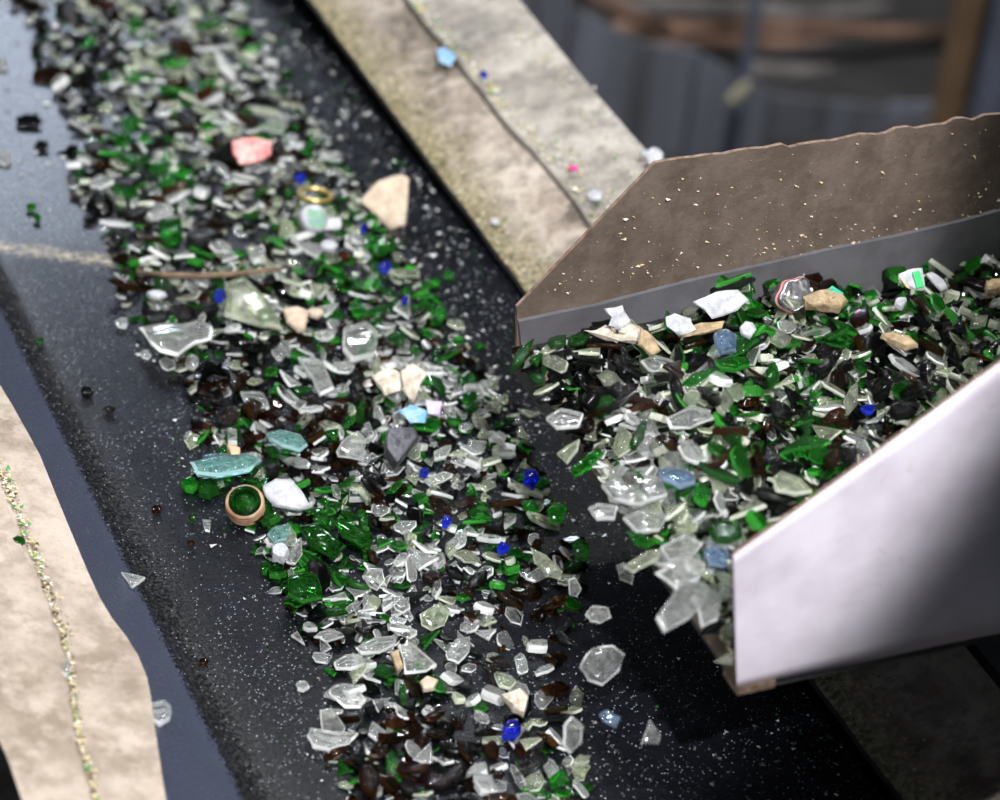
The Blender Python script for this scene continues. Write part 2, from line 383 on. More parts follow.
# frame
for sx0, sx1 in ((-.60, -.555), (.245, .29)):
    box('frame_rail', (sx0, sx1, -1.0, 1.5, -.14, -.02), STEEL, conv, rel='world')
    for yl in (-.9, 1.35): box('leg', (sx0, sx1, yl, yl+.06, -1.2, -.14), STEEL, conv, rel='world')
for yl in (-.8, -.3, .3, .8, 1.3):
    box('cross_member', (-.60, .29, yl, yl+.05, -.12, -.07), STEEL, conv, rel='world')
    sweep('idler_roller', [(-.45-CL[0], yl+.025, 1.165-.03+.0), (.16-CL[0], yl+.025, 1.165-.03)], .022, STEEL, conv, 14)
for yl in (-.7, .2, 1.1):
    box('bracket', (.20, .25, yl, yl+.03, -.05, .05), STEEL, conv, rel='world')
    box('bracket', (-.56, -.50, yl, yl+.03, -.05, .06), STEEL, conv, rel='world')

# ------------------------------------------------------------------ feed chute
ZC = .15
A = P(518, 355, ZC); B = P(738, 682, ZC); YF, YN = A[1], B[1]; XE = 1.15
chute = empty('feed_chute', (.5, (YF+YN)/2, -1.2), 'open steel feed chute with cut-back side walls, pouring glass onto the belt', 'chute')
HL = np.array(chute.location)
ny_ = np.array([0, 1., 0])
def wall_pts(px, y):
    return [PL(a, b, (0, y, 0), ny_) for a, b in px]
# far wall: brown dusty plate, ragged top edge
top = wall_pts([(517, 307), (655, 163)], YF)
ra = random.Random(9); tp = []
x = top[1][0]; zt = top[1][2]
while x < XE:
    tp.append(np.array([x, YF, zt+.012*(x-top[1][0])+ra.uniform(-.0012, .0008)-(.003 if ra.random() < .22 and x > .1 else 0)])); x += ra.uniform(.006, .018)
tp.append(np.array([XE, YF, zt+.012]))
fw_ = [np.array([A[0], YF, ZC-.014]), top[0]]+[top[0]+(top[1]-top[0])*k for k in (.2, .4, .6, .8)]+tp+[np.array([XE, YF, ZC-.014])]
prism('side_wall', fw_, (0, .0032, 0), CH_B, chute, HL, RUST)
lin = wall_pts([(519, 322), (560, 313), (600, 305), (650, 292), (700, 279), (760, 266), (830, 250), (900, 236), (960, 222), (1010, 208)], YF-.004)
lin = [np.array([XE, YF-.004, lin[-1][2]+.02])]+lin[::-1]
lin2 = [np.array([A[0]+.002, YF-.004, ZC+.001]), np.array([XE, YF-.004, ZC+.001])]
prism('liner_strip', (lin+lin2)[::-1], (0, .0038, 0), LINER, chute, HL)
# near wall: pale painted plate, slightly rippled; the camera-side cone edge shades its right
np_ = wall_pts([(738, 680), (733, 556), (760, 537), (1000, 365)], YN)
zb = ZC-.006
def near_geo():
    n = 46; X0 = np_[1][0]; prof = []
    for i in range(n+1):
        x = X0+(XE-X0)*(i/n)**1.6
        k = (x-X0)
        z1 = np_[1][2]+min(max(0, (x-np_[1][0])*(np_[3][2]-np_[1][2])/(np_[3][0]-np_[1][0])), .16)
        prof.append((x, z1))
    v = []; f = []; mi = []; m = 14
    for s in (0, 1):
        for (x, z1) in prof:
            for j in range(m+1):
                z = zb+(z1-zb)*j/m
                v.append((x+(B[0]-X0)*max(0, 1-(z-zb)/(np_[1][2]-zb))*max(0, 1-(x-X0)/.12), YN+.0025*math.sin(x*19)*(x-X0)/.3+(.003 if s else 0), z))
    c = (n+1)*(m+1)
    for i in range(n):
        for j in range(m):
            a = i*(m+1)+j
            f.append((a, a+m+1, a+m+2, a+1)); mi.append(0)
            f.append((c+a, c+a+1, c+a+m+2, c+a+m+1)); mi.append(0)
        a = i*(m+1); f.append((a, c+a, c+a+m+1, a+m+1)); mi.append(1)
        a = i*(m+1)+m; f.append((a, a+m+1, c+a+m+1, c+a)); mi.append(1)
    for j in range(m): f.append((j, j+1, c+j+1, c+j)); mi.append(1)
    v = [np.array(p)-HL for p in v]
    return make_mesh('side_wall', v, f, [PALE, RUST], mi, [q == 0 for q in mi])
link('side_wall', near_geo(), chute)
box('floor_plate', (min(A[0], B[0])+.006, XE, YN+.004, YF, ZC-.014, ZC), STEEL, chute, rel='world')
fl = [np.array([A[0], YF, ZC]), np.array([B[0], YN, ZC]), np.array([B[0]+.006, YN, ZC]), np.array([A[0]+.006, YF, ZC])]
prism('lip_plate', [q+np.array([0, 0, .012]) for q in fl], (0, 0, -.016), APRON, chute, HL)
box('corner_flange', (B[0], B[0]+.028, YN-.002, YN+.02, ZC-.010, ZC-.004), RUST, chute, rel='world')
for x0, y0 in ((.34, YF+.02), (.34, YN-.06), (1.05, YF+.02), (1.05, YN-.06)): box('leg', (x0, x0+.05, y0, y0+.04, -1.2, ZC-.014), STEEL, chute, rel='world')
for x0 in (.34, 1.05): box('cross_beam', (x0, x0+.05, YN-.06, YF+.06, ZC-.064, ZC-.014), STEEL, chute, rel='world')

# ------------------------------------------------------------------ glass shard library
SHAPES = ('flat', 'triangular', 'sliver', 'curved', 'blocky')
def shard_geo(rg, shape, hi=True, outline=None, dome=None, thick=None, rings=None, wob=0):
    """unit shard (half-length 1): verts, faces, material index (0 face, 1 cut), smooth"""
    if outline is None:
        n = {'flat': 8, 'triangular': 6, 'sliver': 7, 'curved': 9, 'blocky': 7}[shape] if hi else {'flat': 6, 'triangular': 4, 'sliver': 5, 'curved': 6, 'blocky': 5}[shape]
        asp = {'flat': .72, 'triangular': .75, 'sliver': .30, 'curved': .55, 'blocky': .62}[shape]*rg.uniform(.85, 1.15)
        if shape == 'triangular':
            base = [(1, rg.uniform(-.2, .2)), (-.7, .8), (-.8, -.75)]; pts = []
            for i in range(3):
                a = base[i]; b = base[(i+1) % 3]; pts.append(a)
                k = rg.uniform(.35, .65); pts.append((a[0]+(b[0]-a[0])*k+rg.uniform(-.1, .1), a[1]+(b[1]-a[1])*k+rg.uniform(-.12, .12)))
            pts = [(x, y*asp) for x, y in pts]; n = 6
        else:
            an = sorted([(i+rg.uniform(-.36, .36))/n*2*math.pi for i in range(n)])
            pts = [(math.cos(a)*rg.uniform(.72, 1.08), math.sin(a)*asp*rg.uniform(.7, 1.1)) for a in an]
    else: pts = outline; n = len(pts)
    th = thick if thick is not None else {'flat': .11, 'triangular': .12, 'sliver': .14, 'curved': .12, 'blocky': .30}[shape]*rg.uniform(.8, 1.3)
    dm = dome if dome is not None else {'flat': .04, 'triangular': .05, 'sliver': .10, 'curved': .28, 'blocky': .06}[shape]*rg.choice((1, 1, 1, -.6))
    R = rings or [.55]; ax = rg.uniform(0, math.pi) if outline is None else 0
    def zc(x, y): u = x*math.sin(ax*0)+y; return dm*(1-(x*x*.35+u*u*1.3))
    v = []; f = []; mi = []; sm = []
    def ring(s, zoff, jit=0):
        i0 = len(v)
        for x, y in pts:
            k = s*(1+rg.uniform(-jit, jit)); v.append((x*k, y*k, zc(x*k, y*k)+zoff+(rg.uniform(-wob, wob) if wob else 0)))
        return i0
    cx0 = len(v); v.append((0, 0, zc(0, 0)+th)); 
    r_in = [ring(k, th) for k in R]; ro = ring(.94, th*.9, .03)
    rm = ring(1.0, rg.uniform(-.2, .2)*th, .05) ; bo = ring(.95, -th*.9, .03); b_in = [ring(k, -th) for k in R[::-1]]
    cb = len(v); v.append((0, 0, zc(0, 0)-th))
    for i in range(n): f.append((cx0, r_in[0]+i, r_in[0]+(i+1) % n)); mi.append(0); sm.append(True)
    seq = r_in+[ro]
    for a, b in zip(seq, seq[1:]):
        for i in range(n): f.append((a+i, b+i, b+(i+1) % n, a+(i+1) % n)); mi.append(0); sm.append(True)
    for a, b in ((ro, rm), (rm, bo)):
        for i in range(n): f.append((a+i, b+i, b+(i+1) % n, a+(i+1) % n)); mi.append(1); sm.append(False)
    seq = [bo]+b_in
    for a, b in zip(seq, seq[1:]):
        for i in range(n): f.append((a+i, b+i, b+(i+1) % n, a+(i+1) % n)); mi.append(0); sm.append(True)
    for i in range(n): f.append((cb, b_in[-1]+(i+1) % n, b_in[-1]+i)); mi.append(0); sm.append(True)
    return v, f, mi, sm, th
rs = random.Random(21)
LIB = {}
for s in SHAPES:
    LIB[s] = [shard_geo(rs, s) for _ in range(6)]
LOW = [shard_geo(rs, rs.choice(SHAPES), hi=False) for _ in range(26)]

# ------------------------------------------------------------------ settling field
class Field:
    def __init__(s, x0, x1, y0, y1, base):
        s.c = .0025; s.x0, s.y0 = x0, y0; s.nx = int((x1-x0)/s.c); s.ny = int((y1-y0)/s.c)
        X = x0+(np.arange(s.nx)+.5)*s.c; Yv = y0+(np.arange(s.ny)+.5)*s.c
        s.h = np.array([[base(x, y) for y in Yv] for x in X])
    def at(s, x, y):
        i = min(max(int((x-s.x0)/s.c), 0), s.nx-1); j = min(max(int((y-s.y0)/s.c), 0), s.ny-1); return s.h[i, j]
    def drop(s, x, y, yaw, a, b, t, rg, maxslope=.6, jit=.15, rest=.72):
        """settle an ellipse a x b at x, y: returns centre z, gradient; raises the field"""
        R = max(a, b); i0 = max(int((x-R-s.x0)/s.c), 0); i1 = min(int((x+R-s.x0)/s.c)+2, s.nx)
        j0 = max(int((y-R-s.y0)/s.c), 0); j1 = min(int((y+R-s.y0)/s.c)+2, s.ny)
        if i1-i0 < 1 or j1-j0 < 1: return s.at(x, y)+t, 0, 0
        X = s.x0+(np.arange(i0, i1)+.5)*s.c-x; Yv = s.y0+(np.arange(j0, j1)+.5)*s.c-y
        gx, gy = np.meshgrid(X, Yv, indexing='ij'); cu, su = math.cos(yaw), math.sin(yaw)
        u = gx*cu+gy*su; w_ = -gx*su+gy*cu; m = (u*u)/(a*a)+(w_*w_)/(b*b) <= 1.15
        sub = s.h[i0:i1, j0:j1]
        if m.sum() < 4: z = s.at(x, y)+t; sub[m] = z+t; return z, rg.uniform(-jit, jit), rg.uniform(-jit, jit)
        hx, hy, hh = gx[m], gy[m], sub[m]; hb = hh.mean(); cx, cy = hx.mean(), hy.mean()
        sxx = ((hx-cx)**2).sum()+1e-9; syy = ((hy-cy)**2).sum()+1e-9
        px = ((hx-cx)*(hh-hb)).sum()/sxx+rg.uniform(-jit, jit); py = ((hy-cy)*(hh-hb)).sum()/syy+rg.uniform(-jit, jit)
        g = math.hypot(px, py)
        if g > maxslope: px *= maxslope/g; py *= maxslope/g
        res = hh-(px*hx+py*hy); c = np.sort(res)[int((len(res)-1)*.9)]*rest+res.mean()*(1-rest)+t
        sub[m] = np.maximum(sub[m], px*hx+py*hy+c+t*.8)
        return c, px, py
bf = Field(-.46, .08, -.75, 1.2, lambda x, y: belt_z(x, y))
def heap_z(x, y):       # packed glass lying in the chute
    e = x-(A[0]+(B[0]-A[0])*(y-YF)/(YN-YF)); e = max(0, e)
    wv = .006*math.sin(x*23+y*9)+.004*math.sin(y*37-x*11)
    return ZC+.010+(.007+wv+.010*math.sin(min(1, (YF-y)/.4)*math.pi))*min(1, e/.05)
cf = Field(-.10, .75, YN+.002, YF-.002, heap_z)

def in_poly(x, y, poly):
    c = False; j = len(poly)-1
    for i in range(len(poly)):
        xi, yi = poly[i]; xj, yj = poly[j]
        if (yi > y) != (yj > y) and x < (xj-xi)*(y-yi)/(yj-yi)+xi: c = not c
        j = i
    return c
STREAM = [(0, -60), (20, 0), (40, 40), (60, 85), (85, 130), (70, 150), (80, 195), (108, 240), (118, 290), (138, 325), (172, 365), (190, 400), (195, 440), (200, 475), (250, 520), (262, 570), (290, 610), (318, 655), (330, 700), (318, 740), (350, 790), (390, 850), (590, 850), (585, 780), (590, 720), (560, 660), (575, 600), (572, 540), (545, 480), (520, 420), (495, 385), (455, 330), (425, 280), (392, 235), (355, 175), (325, 130), (300, 80), (262, 20), (240, -60)]
CH_POLY = [(517, 342), (600, 330), (700, 305), (800, 285), (900, 262), (1040, 228), (1100, 420), (900, 500), (755, 630), (739, 640), (650, 528), (577, 418)]
PATCH = {  # px, py, radius, kind, strength
 'belt': [(330, 540, 40, 'green', 3.5), (400, 265, 42, 'green', 2.5), (240, 485, 36, 'green', 3), (300, 590, 36, 'green', 3), (500, 560, 40, 'green', 1.2), (600, 580, 50, 'dark', 2), (430, 340, 40, 'green', 2),
          (215, 380, 34, 'dark', 5), (230, 415, 32, 'brown', 4), (310, 435, 34, 'brown', 3), (75, 60, 60, 'dark', 4.5), (100, 210, 30, 'dark', 3), (120, 150, 35, 'green', 1.2), (470, 750, 45, 'dark', 2), (400, 760, 45, 'brown', 3), (430, 690, 40, 'dark', 2),
          (540, 620, 50, 'brown', 3), (250, 380, 30, 'dark', 2), (330, 640, 30, 'dark', 2), (200, 60, 60, 'pale', 2), (300, 130, 50, 'clear', 1), (420, 390, 45, 'clear', 3), (370, 640, 55, 'clear', 3), (440, 600, 40, 'clear', 2.5),
          (230, 130, 50, 'dark', 1), (180, 230, 30, 'clear', 1), (570, 640, 40, 'dark', 2)],
 'chute': [(640, 480, 45, 'clear', 6), (680, 560, 45, 'clear', 5), (660, 520, 30, 'pale', 3), (680, 430, 40, 'pale', 1.5), (600, 370, 35, 'dark', 4), (570, 400, 35, 'dark', 3), (790, 440, 30, 'green', 2.5), (760, 340, 30, 'green', 1.5), (860, 300, 30, 'green', 2),
           (900, 360, 40, 'dark', 2), (700, 600, 30, 'pale', 2), (640, 410, 30, 'clear', 2), (950, 380, 40, 'pale', 1)]}
BASEW = {'belt': {'clear': 1.0, 'pale': .45, 'green': .5, 'brown': .42, 'dark': .62}, 'chute': {'clear': .6, 'pale': .75, 'green': .62, 'brown': .3, 'dark': .85}}
def pick_kind(zone, px, py, rg, left):
    wts = dict(BASEW[zone])
    for (x, y, r, k, s) in PATCH[zone]: wts[k] += s*math.exp(-((px-x)**2+(py-y)**2)/(r*r))
    ks = [k for k in wts if left is None or left[k] > 0]
    if not ks: return None
    return rg.choices(ks, [wts[k] for k in ks])[0]
def sample(poly, rg):
    xs_ = [p[0] for p in poly]; ys_ = [p[1] for p in poly]
    while True:
        x = rg.uniform(min(xs_), max(xs_)); y = rg.uniform(min(ys_), max(ys_))
        if in_poly(x, y, poly): return x, y

# bulk (uncountable small glass), one mesh per colour and place
class Bulk:
    def __init__(s): s.v = []; s.f = []; s.m = []; s.s = []; s.n = 0
    def add(s, geo, R, loc, scale):
        v = (np.array(geo[0])*scale) @ R.T+np.array(loc); s.v.append(v); s.f += [tuple(i+s.n for i in q) for q in geo[1]]
        s.m += geo[2]; s.s += geo[3]; s.n += len(v)
    def build(s, name, mats, label, cat):
        me = make_mesh(name, np.concatenate(s.v), s.f, mats, s.m, s.s); o = link(name, me); return props(o, label, cat, None, 'stuff')
def rot_from(yaw, px, py, flip=False):
    n = np.array([-px, -py, 1.]); n /= np.linalg.norm(n); u = np.array([math.cos(yaw), math.sin(yaw), 0]); u = u-n*(u @ n); u /= np.linalg.norm(u)
    w_ = np.cross(n, u); Rm = np.stack([u, w_, n], 1)
    if flip: Rm = Rm @ np.diag([1, -1, -1])
    return Rm
# packed bed under the loose shards in the chute
gx = np.linspace(-.06, .75, 70); gy = np.linspace(YN+.003, YF-.005, 44); v = []; f = []
for x in gx:
    for y in gy:
        e = x-(A[0]+(B[0]-A[0])*(y-YF)/(YN-YF)); xx = x if e > .003 else A[0]+.003+(B[0]-A[0])*(y-YF)/(YN-YF)
        v.append((xx, y, heap_z(xx, y)-.001+rs.uniform(-.001, .001)))
for i in range(len(gx)-1):
    for j in range(len(gy)-1): a = i*len(gy)+j; f.append((a, a+len(gy), a+len(gy)+1, a+1))
bed = link('packed_glass_bed', make_mesh('packed_glass_bed', v, f, matte('packed_dark_glass', (.015, .022, .015), (.004, .005, .004), 140, .2, .8, .9)))
props(bed, 'dark packed bed of crushed glass under the shards in the chute', 'crushed glass', None, 'stuff')

rb = random.Random(77)
def bare(px, py):
    return .75*math.exp(-((px-540)**2+(py-700)**2)/130**2)+.3*math.exp(-((px-330)**2+(py-720)**2)/60**2)+(.25 if py > 520 else .04)
def scatter_bulk(field, poly, zone, count, smin, smax, z0, store, jit=.3):
    for _ in range(count):
        px, py = sample(poly, rb)
        if zone == 'belt':
            px += rb.gauss(0, 7)
            if rb.random() < bare(px, py): continue
        p = P(px, py, z0); k = pick_kind(zone, px, py, rb, None)
        sc_ = smin*(smax/smin)**rb.random(); g = rb.choice(LOW); yaw = rb.uniform(0, math.pi)
        z, sx_, sy_ = field.drop(p[0], p[1], yaw, sc_*.8, sc_*.5, g[4]*sc_, rb, .8, jit)
        store[k].add(g, rot_from(yaw, sx_, sy_), (p[0], p[1], z), sc_)
belt_bulk = {k: Bulk() for k in ('clear', 'pale', 'green', 'brown', 'dark')}; chute_bulk = {k: Bulk() for k in belt_bulk}
scatter_bulk(bf, STREAM, 'belt', 3900, .0045, .0112, 0, belt_bulk, .3)
scatter_bulk(cf, CH_POLY, 'chute', 3000, .005, .011, ZC+.025, chute_bulk, .5)

# ------------------------------------------------------------------ individual shards
CW = {'clear': 'clear', 'pale': 'pale green', 'green': 'green', 'brown': 'amber', 'dark': 'near-black'}
NM = {'clear': 'clear_glass_shard', 'pale': 'pale_green_glass_shard', 'green': 'green_glass_shard', 'brown': 'brown_glass_shard', 'dark': 'dark_glass_shard'}
MESH = {}
for k in CW:
    for s in SHAPES:
        for q, g in enumerate(LIB[s]):
            MESH[k, s, q] = (make_mesh(NM[k], g[0], g[1], G[k], g[2], g[3]), g[4])
def stream_mid(py): return np.interp(py, [0, 100, 200, 300, 400, 500, 600, 700, 800], [140, 205, 250, 290, 350, 400, 430, 450, 470])
def where(px, py, zone):
    if zone == 'chute':
        if px < 700 and py > 330 and (px-518)*.66 < (py-352)*.66*.66+34: return 'on the pouring lip of the chute'
        part = 'near the lip' if px < 690 else ('below the white flap' if px < 770 else ('below the crushed can' if px < 860 else 'below the striped carton'))
        if py < 352-(px-700)*.2: return 'at the far wall, '+part
        if py > 560-(px-735)*.72-70: return 'against the near wall, '+('by the lip' if px < 800 else 'farther back')
        return 'in mid chute, '+part
    side = 'left fringe' if px < stream_mid(py)-70 else ('chute side' if px > stream_mid(py)+60 else 'middle')
    for lim, t in ((75, 'at the top end of the stream'), (150, 'above the pink scrap'), (262, 'between pink scrap and twig'), (345, 'just below the twig'), (415, 'above the blue printed scrap'), (500, 'level with the bottle neck'), (580, 'below the bottle neck'), (660, 'below the green glass cluster'), (735, 'above the cobalt lump'), (2000, 'at the near end of the stream')):
        if py < lim: return side+' '+t
ri = random.Random(404)
placed = []
def put_shard(k, zone, field, px, py, size, z0, maxslope=.6, jit=.2):
    s = ri.choices(SHAPES, [3, 2.2, 1.6 if zone == 'belt' else 2.6, 2, 1.6])[0]; q = ri.randrange(6); me, th = MESH[k, s, q]
    p = P(px, py, z0); yaw = ri.uniform(0, math.pi); asp = {'flat': .72, 'triangular': .7, 'sliver': .32, 'curved': .55, 'blocky': .62}[s]
    if s == 'sliver': size *= 1.2
    if s == 'blocky': size *= .8
    z, sx_, sy_ = field.drop(p[0], p[1], yaw, size*.85, size*asp*.85, th*size, ri, maxslope, jit)
    R = rot_from(yaw, sx_, sy_, ri.random() < .2)
    o = link(NM[k], me); o.matrix_world = Matrix([[*(R[i]*size), p[0] if i == 0 else p[1] if i == 1 else z] for i in range(3)]+[[0, 0, 0, 1]])
    wh = where(px, py, zone)
    nm = {'flat': 'plate-like', 'triangular': 'three-cornered', 'sliver': 'long thin', 'curved': 'curved', 'blocky': 'thick blocky'}[s]
    f_ = (.0112, .0140) if zone == 'chute' else (.0092, .0112); big = 'large' if size > f_[1] else ('medium' if size > f_[0] else 'small'); pose = 'tilted' if math.hypot(sx_, sy_) > .33 else 'flat'
    props(o, f'{big} {pose} {CW[k]} {nm} shard, {wh}', 'glass shard', f'{big} {pose} {CW[k]} {nm} shards, {wh}')
    return o
left = {'clear': 225, 'pale': 110, 'green': 150, 'brown': 120, 'dark': 130}
N = sum(left.values()); cand = []
for i in range(N):
    best = None
    for _ in range(6):                       # spread out: best-candidate sampling
        c = sample(STREAM, ri); dd = min([(c[0]-a)**2+(c[1]-b)**2 for a, b in cand[-260:]] or [1e9])
        if best is None or dd > best[0]: best = (dd, c)
    cand.append(best[1])
cand.sort(key=lambda c: ri.random())
for px, py in cand:
    k = pick_kind('belt', px, py, ri, left); left[k] -= 1
    fringe = not in_poly(px-16, py, STREAM) or not in_poly(px+16, py, STREAM)
    put_shard(k, 'belt', bf, px, py, ri.uniform(.0075, .0130)*(1.25 if ri.random() < .2 else 1)*(.8 if fringe else 1)*(1.22 if py < 320 else 1), 0.006, .7, .36)
left = {'clear': 70, 'pale': 150, 'green': 115, 'brown': 70, 'dark': 150}
for i in range(sum(left.values())):
    px, py = sample(CH_POLY, ri)
    k = pick_kind('chute', px, py, ri, left); left[k] -= 1
    put_shard(k, 'chute', cf, px, py, ri.uniform(.0085, .0165), ZC+.032, .8, .55)
# ------------------------------------------------------------------ notable pieces, each traced as its own solid
def piece(name, label, cat, px, mats, field=bf, lift=.003, th=.0018, dome=.05, tilt=(0, 0), rings=None, wob=0, parent=None, z=None, loc=None, seed=0, group=None, mark=True):
    rg_ = random.Random(int(px[0][0]*7+px[0][1]*13+seed)); cx = sum(p[0] for p in px)/len(px); cy = sum(p[1] for p in px)/len(px)
    if z is None:
        z = .15 if field is cf else 0.0
        for _ in range(4):
            q = P(cx, cy, z); i0 = int((q[0]-field.x0)/field.c); j0 = int((q[1]-field.y0)/field.c)
            sub = field.h[max(i0-3, 0):i0+4, max(j0-3, 0):j0+4]; z = (float(np.percentile(sub, 70)) if sub.size else field.at(q[0], q[1]))+lift
    nrm = np.array([-tilt[0], -tilt[1], 1.]); c = P(cx, cy, z); R = rot_from(0, *tilt)
    loc_ = [(PL(a, b, c, nrm)-c) @ R for a, b in px]; uv = [(q[0], q[1]) for q in loc_]
    ar = sum(uv[i][0]*uv[(i+1) % len(uv)][1]-uv[(i+1) % len(uv)][0]*uv[i][1] for i in range(len(uv)))
    if ar < 0: uv = uv[::-1]
    s = max(math.hypot(*q) for q in uv); ol = []
    for i in range(len(uv)):
        a = uv[i]; b = uv[(i+1) % len(uv)]; ol.append((a[0]/s, a[1]/s))
        L = math.hypot(a[0]-b[0], a[1]-b[1])/s
        if L > .35: k = rg_.uniform(.4, .6); ol.append(((a[0]+(b[0]-a[0])*k)/s+rg_.uniform(-.03, .03), (a[1]+(b[1]-a[1])*k)/s+rg_.uniform(-.03, .03)))
    g = shard_geo(rg_, 'flat', outline=ol, dome=dome, thick=th/s, rings=rings or [.3, .65], wob=wob)
    me = make_mesh(name, np.array(g[0])*s, g[1], mats, g[2] if isinstance(mats, list) else None, g[3]); o = link(name, me)
    Mw = Matrix([[*R[i], c[i]] for i in range(3)]+[[0, 0, 0, 1]])
    if parent is not None:
        o.parent = parent; o.matrix_local = parent_m[parent.name].inverted() @ Mw
    else:
        o.matrix_world = Mw; parent_m[o.name] = Mw; props(o, label, cat, group)
        if mark:
            for t in np.linspace(-.7, .7, 5):
                for u in np.linspace(-.7, .7, 5):
                    i = int((c[0]+t*s-field.x0)/field.c); j = int((c[1]+u*s-field.y0)/field.c)
                    if math.hypot(t, u) < .7 and 0 <= i < field.nx and 0 <= j < field.ny: field.h[i, j] = max(field.h[i, j], z+t*s*tilt[0]+u*s*tilt[1])
    return o
parent_m = {}
def gl(kind, label, px, **kw):
    nm = {'blue': 'blue_glass_shard', 'teal': 'aqua_glass_shard', 'steelblue': 'blue_grey_glass_shard'}.get(kind) or NM[kind]
    return piece(nm, label, 'glass shard', px, G[kind], **kw)
def blob(px, py, rx, ry=None, n=6, seed=0):
    rg_ = random.Random(int(px*3+py*11+seed)); ry = ry or rx*.75
    return [(px+rx*math.cos(a+.2)*rg_.uniform(.6, 1.2), py+ry*math.sin(a+.2)*rg_.uniform(.6, 1.2)) for a in [2*math.pi*k/n for k in range(n)]]

# --- belt stream
gl('clear', 'big clear curved bottle shard lying alone left of the stream, below the twig', [(141, 330), (165, 327), (185, 329), (200, 322), (211, 330), (210, 343), (195, 347), (178, 357), (160, 354), (147, 345)], th=.0022, dome=.14, lift=.006)
gl('pale', 'large thick yellowish-green shard just under the twig', [(226, 284), (243, 276), (256, 290), (270, 305), (283, 330), (262, 327), (240, 321), (223, 315)], th=.004, tilt=(.1, .35), lift=.010)
gl('clear', 'chunky clear glass block below the cream chip in mid stream', [(343, 330), (365, 322), (378, 335), (374, 356), (352, 361), (343, 350)], th=.005, tilt=(0, .3), lift=.009)
gl('clear', 'large wedge-shaped clear shard with dark base in mid stream', [(298, 358), (322, 362), (334, 390), (320, 396), (312, 380)], th=.003, lift=.008)
gl('clear', 'upright clear three-cornered shard left of the charcoal lump', [(336, 452), (345, 438), (358, 431), (366, 440), (364, 461), (338, 457)], th=.0016, tilt=(.1, .5), lift=.011)
gl('teal', 'oval aqua bottle-glass shard above the bottle neck', [(267, 434), (280, 432), (300, 438), (307, 446), (300, 451), (282, 448), (268, 441)], th=.0025, dome=.12, lift=.010)
gl('teal', 'long dark aqua shard lying above the threaded bottle neck', [(192, 467), (215, 462), (248, 460), (262, 464), (250, 474), (215, 480), (196, 478)], th=.003, dome=.15, lift=.007)
gl('steelblue', 'half-round pale blue shard beside the orange crumb', [(202, 456), (226, 455), (222, 464), (212, 468), (204, 464)], th=.002, lift=.003)
gl('teal', 'small pale aqua shard on the belt below the white plastic piece', [(267, 535), (275, 527), (290, 527), (287, 540), (274, 543)], th=.0018, lift=.003)
gl('clear', 'oval clear shard standing beside the white paper wad', [(292, 540), (301, 538), (302, 555), (295, 565), (286, 563)], th=.002, lift=.006, tilt=(0, .4))
gl('clear', 'six-sided clear shard on bare belt at the lower left of the stream', [(329, 690), (336, 685), (352, 685), (367, 701), (362, 708), (345, 708), (330, 697)], th=.0018, lift=.003, dome=.08)
gl('clear', 'boat-shaped clear shard on the left edge near the end of the stream', [(306, 738), (310, 730), (330, 735), (359, 736), (350, 747), (330, 753), (312, 749)], th=.002, lift=.003, dome=.12)
gl('clear', 'clear wedge shard leaning on the boat-shaped shard', [(320, 710), (331, 708), (346, 729), (340, 736), (322, 732)], th=.002, lift=.007, tilt=(0, .35))
gl('clear', 'lens-shaped clear shard lying on two others below the green cluster', [(356, 650), (375, 640), (395, 638), (396, 646), (380, 654), (360, 655)], th=.0018, lift=.008, dome=.12)
gl('clear', 'low oval clear shard at the left fringe below the lens-shaped one', [(334, 663), (345, 656), (362, 655), (365, 665), (350, 670), (336, 669)], th=.0018, lift=.004)
gl('clear', 'broad clear five-sided shard with bright rim right of the lens-shaped one', [(399, 646), (412, 643), (436, 665), (428, 672), (405, 674)], th=.002, lift=.010, tilt=(0, .25))
gl('pale', 'squarish yellowish clear shard on top of the lower stream', [(420, 615), (440, 602), (450, 610), (445, 625), (432, 631), (421, 626)], th=.0016, lift=.013, tilt=(.1, .4))
gl('clear', 'tall clear shard with faint green centre right of the five-sided one', [(445, 655), (455, 640), (470, 637), (470, 652), (458, 664), (448, 660)], th=.0018, lift=.010, tilt=(.1, .3))
gl('clear', 'thin grey clear shard at the upper edge of the lower stream', [(388, 735), (372, 722), (368, 735), (380, 745)], th=.0018, lift=.008)
gl('clear', 'clear three-cornered shard alone on the bare belt left of the stream', [(121, 573), (145, 579), (132, 588)], th=.0018, lift=.003)
gl('clear', 'tiny clear splinter on the belt under the bottle neck', [(202, 520), (211, 521), (210, 532), (205, 531)], th=.0014, lift=.003)
gl('clear', 'tiny clear three-cornered chip left of the lens-shaped shard', [(291, 636), (297, 632), (305, 645)], th=.0014, lift=.003)
gl('clear', 'little clear cube of glass above the orange crumb', [(227, 431), (237, 432), (237, 445), (228, 444)], th=.004, lift=.005)
gl('clear', 'small clear chip with milky centre left of the six-sided shard', blob(302, 686, 8, 6), th=.002, lift=.003)
gl('clear', 'frosted round-cornered glass piece wedged at the left plate edge', [(150, 705), (165, 702), (171, 708), (170, 719), (160, 725), (152, 722)], th=.003, lift=.005)
gl('green', 'broad curved green bottle shard at the foot of the green cluster', [(288, 580), (305, 572), (318, 580), (322, 600), (303, 604), (287, 598)], th=.0025, dome=.2, lift=.008)
gl('green', 'large folded green shard in the green cluster', [(298, 528), (318, 524), (345, 548), (335, 560), (310, 550)], th=.0025, dome=.2, tilt=(.1, .3), lift=.010)
gl('green', 'long bright green shard crossing the green cluster', [(330, 518), (348, 522), (376, 540), (362, 548), (342, 538)], th=.0025, dome=.12, tilt=(0, .3), lift=.012)
